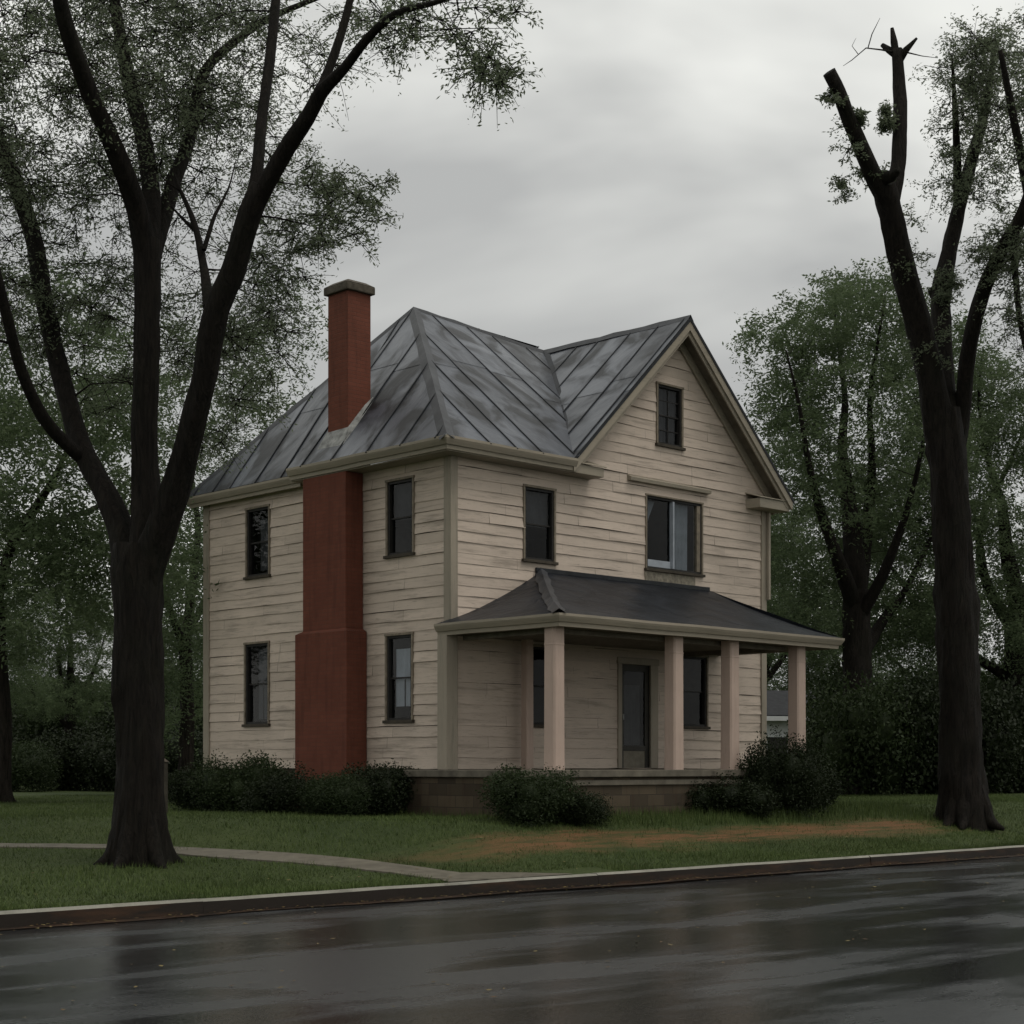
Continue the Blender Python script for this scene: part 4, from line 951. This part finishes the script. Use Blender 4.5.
for a in [(850, 47, 4.0, 3.0, 2, 'overgrown dark shrub right behind the porch end', g2, .2), (905, 48, 4.6, 3.3, 0, 'tallest overgrown shrub left of the broken-topped trunk', g2, 1.5),
          (962, 49, 4.4, 3.3, 1, 'overgrown shrub half hidden by the broken-topped trunk', g2, 2.7), (1012, 50, 4.4, 3.4, 0, 'overgrown shrub at the right edge of the lawn', g2, 3.7),
          (880, 58, 5.5, 4.0, 2, 'high pale shrub rising behind the right shrubs', g2, 4.4), (985, 60, 6, 4.6, 2, 'high shrub behind the right edge shrubs', g2, .9), (1060, 52, 5, 4, 1, 'shrub cut off by the right edge of the view', g2, .4),
          (168, 52, 3.8, 2.5, 1, 'dark shrub between the left trunk and the house', g2, 1.1), (118, 60, 4.8, 3.0, 0, 'wide dark shrub left of the street tree trunk', g2, 2.0), (85, 54, 3.6, 2.3, 1, 'dense low shrub below the pale bungalow', g2, .7),
          (28, 52, 2.6, 1.5, 2, 'small light green shrub near the left edge trunk', g2, 3.3), (-15, 58, 5.0, 3.2, 0, 'dark shrub at the far left edge', g2, 5.2), (180, 70, 6, 5.0, 2, 'high shrub by the rear left corner of the house', g2, 4.0), (100, 85, 9, 5.0, 2, 'high leafy thicket far behind the left lawn', g2, 4.0), (20, 90, 9, 5.5, 0, 'darker thicket far behind the left edge', g2, 1.0), (955, 95, 10, 6, 2, 'high leafy thicket far behind the right lawn', g2, 2.0), (1050, 90, 9, 6, 0, 'thicket far behind the right edge', g2, 3.0),
          (845, 100, 9, 6, 2, 'thicket far behind the end of the porch', g2, 3.0)]:
    shrub(*a)

# small post beside the left tree
p = put(164, 29.0)
po = empty('wooden_post', p); tag(po, 'short weathered wooden post just right of the left street tree', 'post')
MB().box(p.x - .05, p.x + .05, p.y - .05, p.y + .05, p.z - .1, p.z + .95).build('post_shaft', m_plain('grey_post_wood', (0.05, 0.045, 0.035), 0.85, 12, 0.5), po, bevel=0.01)
MB().add([(p.x - .065, p.y - .065, p.z + .95), (p.x + .065, p.y - .065, p.z + .95), (p.x + .065, p.y + .065, p.z + .95), (p.x - .065, p.y + .065, p.z + .95), (p.x, p.y, p.z + 1.02)], [(0, 1, 4), (1, 2, 4), (2, 3, 4), (3, 0, 4), (0, 3, 2, 1)]).build('post_cap', CAPM, po)

# neighbouring buildings glimpsed behind
PALE = m_plain('pale_neighbour_siding', (0.52, 0.53, 0.53), 0.6, 2, 0.15); DROOF = m_plain('neighbour_shingles', (0.022, 0.023, 0.025), 0.7, 5, 0.4); LROOF = m_plain('neighbour_pale_roof', (0.50, 0.52, 0.53), 0.45, 2, 0.35)
def bungalow(px, d, wdt, dep, hgt, rise, label, roofm, rot, wins):
    base = put(px, d); root = empty('bungalow', base); tag(root, label, 'house')
    c, s_ = math.cos(rot), math.sin(rot)
    xf = lambda x, y, z: (base.x + x * c - y * s_, base.y + x * s_ + y * c, base.z + z)
    m = MB(xf); m.box(-wdt / 2, wdt / 2, 0, dep, -0.3, hgt)
    m.add([(-wdt / 2, 0, hgt), (-wdt / 2, dep, hgt), (-wdt / 2, dep / 2, hgt + rise)], [(0, 1, 2)]); m.add([(wdt / 2, 0, hgt), (wdt / 2, dep, hgt), (wdt / 2, dep / 2, hgt + rise)], [(0, 1, 2)])
    m.build('wall', PALE, root)
    e = 0.4; m = MB(xf); k = rise / (dep / 2)
    for y0, y1 in ((-e, dep / 2), (dep + e, dep / 2)):
        m.prism([(-wdt / 2 - e, y0, hgt - e * k + .04), (wdt / 2 + e, y0, hgt - e * k + .04), (wdt / 2 + e, y1, hgt + rise + .04), (-wdt / 2 - e, y1, hgt + rise + .04)], (0, 0, 0.08))
    m.build('roof', roofm, root)
    MB(xf).box(-wdt / 2 - e, wdt / 2 + e, -e - .06, -e, hgt - e * k - .12, hgt - e * k + .07).build('fascia', PALE, root)
    for u in wins:
        f = MB(xf); f.box(u - .55, u - .45, -.05, 0, .95, 2.15); f.box(u + .45, u + .55, -.05, 0, .95, 2.15); f.box(u - .45, u + .45, -.05, 0, 2.05, 2.15); f.box(u - .45, u + .45, -.05, 0, .95, 1.05)
        fo = f.build('window', PALE, root); MB(xf).quad((u - .45, -.02, 1.05), (u + .45, -.02, 1.05), (u + .45, -.02, 2.05), (u - .45, -.02, 2.05)).build('pane', SASH, fo)
    return root
bungalow(797, 70, 5.0, 5, 3.0, 1.0, 'white neighbouring bungalow glimpsed between the porch columns', DROOF, VA - R(90) + 0.25, (-.9, .55))
bungalow(52, 95, 5.0, 4, 2.9, 1.9, 'small outbuilding with a pale roof glimpsed behind the left shrubs', LROOF, VA - R(90) - 0.3, (0,))

# ------------------------------------------------------------------ grass
GR = G('grass_blades'); c = GR.mix(GR.island(), (0.044, 0.074, 0.019), (0.098, 0.128, 0.038)); n = GR.noise(GR.coord(), 0.5, 4, 0.6)
c = GR.mix(GR.ramp(n, [(0.35, 0.0), (0.7, 0.6)]), c, (0.024, 0.036, 0.010)); GR.base(c); GR.rough(0.6)
NB = 340000
hits = rng.random((NB * 3, 2)); X = -22 + hits[:, 0] * 44; Y = -6.84 + (hits[:, 1] ** 1.5) * 26
dep = (X - CAMX) * FW.x + (Y - CAMY) * FW.y; lat = (X - CAMX) * RT.x + (Y - CAMY) * RT.y
ok = (np.abs(lat / dep) < 0.33) & ~((X > -0.0) & (X < HX) & (Y > 0) & (Y < HY)) & ~((X > -1.1) & (X < 6.9) & (Y > -3.0) & (Y < 0.1))
cn = np.array([noise.noise(Vector((x * 0.5, y * 1.4, 7))) for x, y in zip(X, Y)])
strip_c = -4.8 + 0.5 * np.sin(X * 0.5)
bare = (np.abs(Y + 4.75 + 0.35 * cn) < 0.60) & (X > -5.0) & (X < 8.0)
ok &= ~(bare & (rng.random(len(X)) < 0.95 * np.clip(1.35 - np.abs(Y + 4.75) * 1.2 + cn, 0, 1))) & (cn > -0.75)
PA = np.array(PATHPTS); okp = np.ones(len(X), bool)
idx = np.where(ok)[0]
for a in range(0, len(PA)):
    if 24 < a < 35 or 43 < a < 47: continue
    okp[idx] &= ((X[idx] - PA[a, 0]) ** 2 + (Y[idx] - PA[a, 1]) ** 2) > (HW * wfac(a) + 0.01) ** 2
okp &= ~((X > e0 - 1.5) & (X < e0 + 1.7) & (Y < KERB_BACK + 0.55))
idx = np.where(ok & okp)[0][:NB]; X = X[idx]; Y = Y[idx]; cn = cn[idx]
Z = np.array([gz(x, y) for x, y in zip(X, Y)]) - 0.008
n_ = len(X); a = rng.uniform(0, 2 * np.pi, n_); dh = np.minimum(np.maximum(np.maximum(-1.1 - X, X - 7.0), np.maximum(-3.05 - Y, Y - 0.0)), np.maximum(np.maximum(-0.1 - X, X - 9.2), Y * 0 - 9)); near = np.exp(-np.maximum(dh, 0) * 3.5) * (Y > -4.5) * (Y < 9)
h = rng.uniform(0.025, 0.075, n_) * (1 + 0.7 * cn + 2.6 * near * rng.random(n_)); wd = rng.uniform(0.003, 0.007, n_); ln = rng.uniform(0, 0.045, (n_, 2)) * np.sign(rng.normal(size=(n_, 2)))
V = np.empty((n_, 3, 3)); V[:, 0] = np.stack([X - np.cos(a) * wd, Y - np.sin(a) * wd, Z], 1); V[:, 1] = np.stack([X + np.cos(a) * wd, Y + np.sin(a) * wd, Z], 1); V[:, 2] = np.stack([X + ln[:, 0], Y + ln[:, 1], Z + h], 1)
go = mk_np('grass', V.reshape(-1, 3), np.arange(3 * n_).reshape(-1, 3), GR.m); tag(go, 'short wet green grass covering the lawn', 'grass', kind='stuff')

# fallen leaves washed against the kerb and scattered over verge and road
FL = G('fallen_leaves'); FL.base(FL.mix(FL.island(), (0.09, 0.05, 0.025), (0.16, 0.13, 0.05))); FL.rough(0.5)
nl = 900; k = rng.random(nl); X = rng.uniform(-15, 12, nl)
Y = np.where(k < 0.55, KERB_FRONT - 0.03 - rng.exponential(0.12, nl), np.where(k < 0.8, KERB_FRONT - rng.uniform(0.1, 7, nl), rng.uniform(-6.7, -2.9, nl)))
Z = np.where(Y < KERB_BACK, 0.016, 0) ; Z = np.array([z if y < KERB_BACK else gz(x, y) + 0.03 for x, y, z in zip(X, Y, Z)])
a = rng.uniform(0, 6.28, nl); s_ = rng.uniform(0.015, 0.035, nl); V = np.empty((nl, 4, 3))
for j, (f, asp) in enumerate(((0, 1), (1.57, .6), (3.14, 1), (4.71, .6))):
    V[:, j] = np.stack([X + np.cos(a + f) * s_ * asp, Y + np.sin(a + f) * s_ * asp, Z + rng.uniform(0, 0.010, nl)], 1)
tag(mk_np('fallen_leaves', V.reshape(-1, 3), np.arange(4 * nl).reshape(-1, 4), FL.m), 'small brown fallen leaves scattered along the kerb and wet road', 'leaves', kind='stuff')
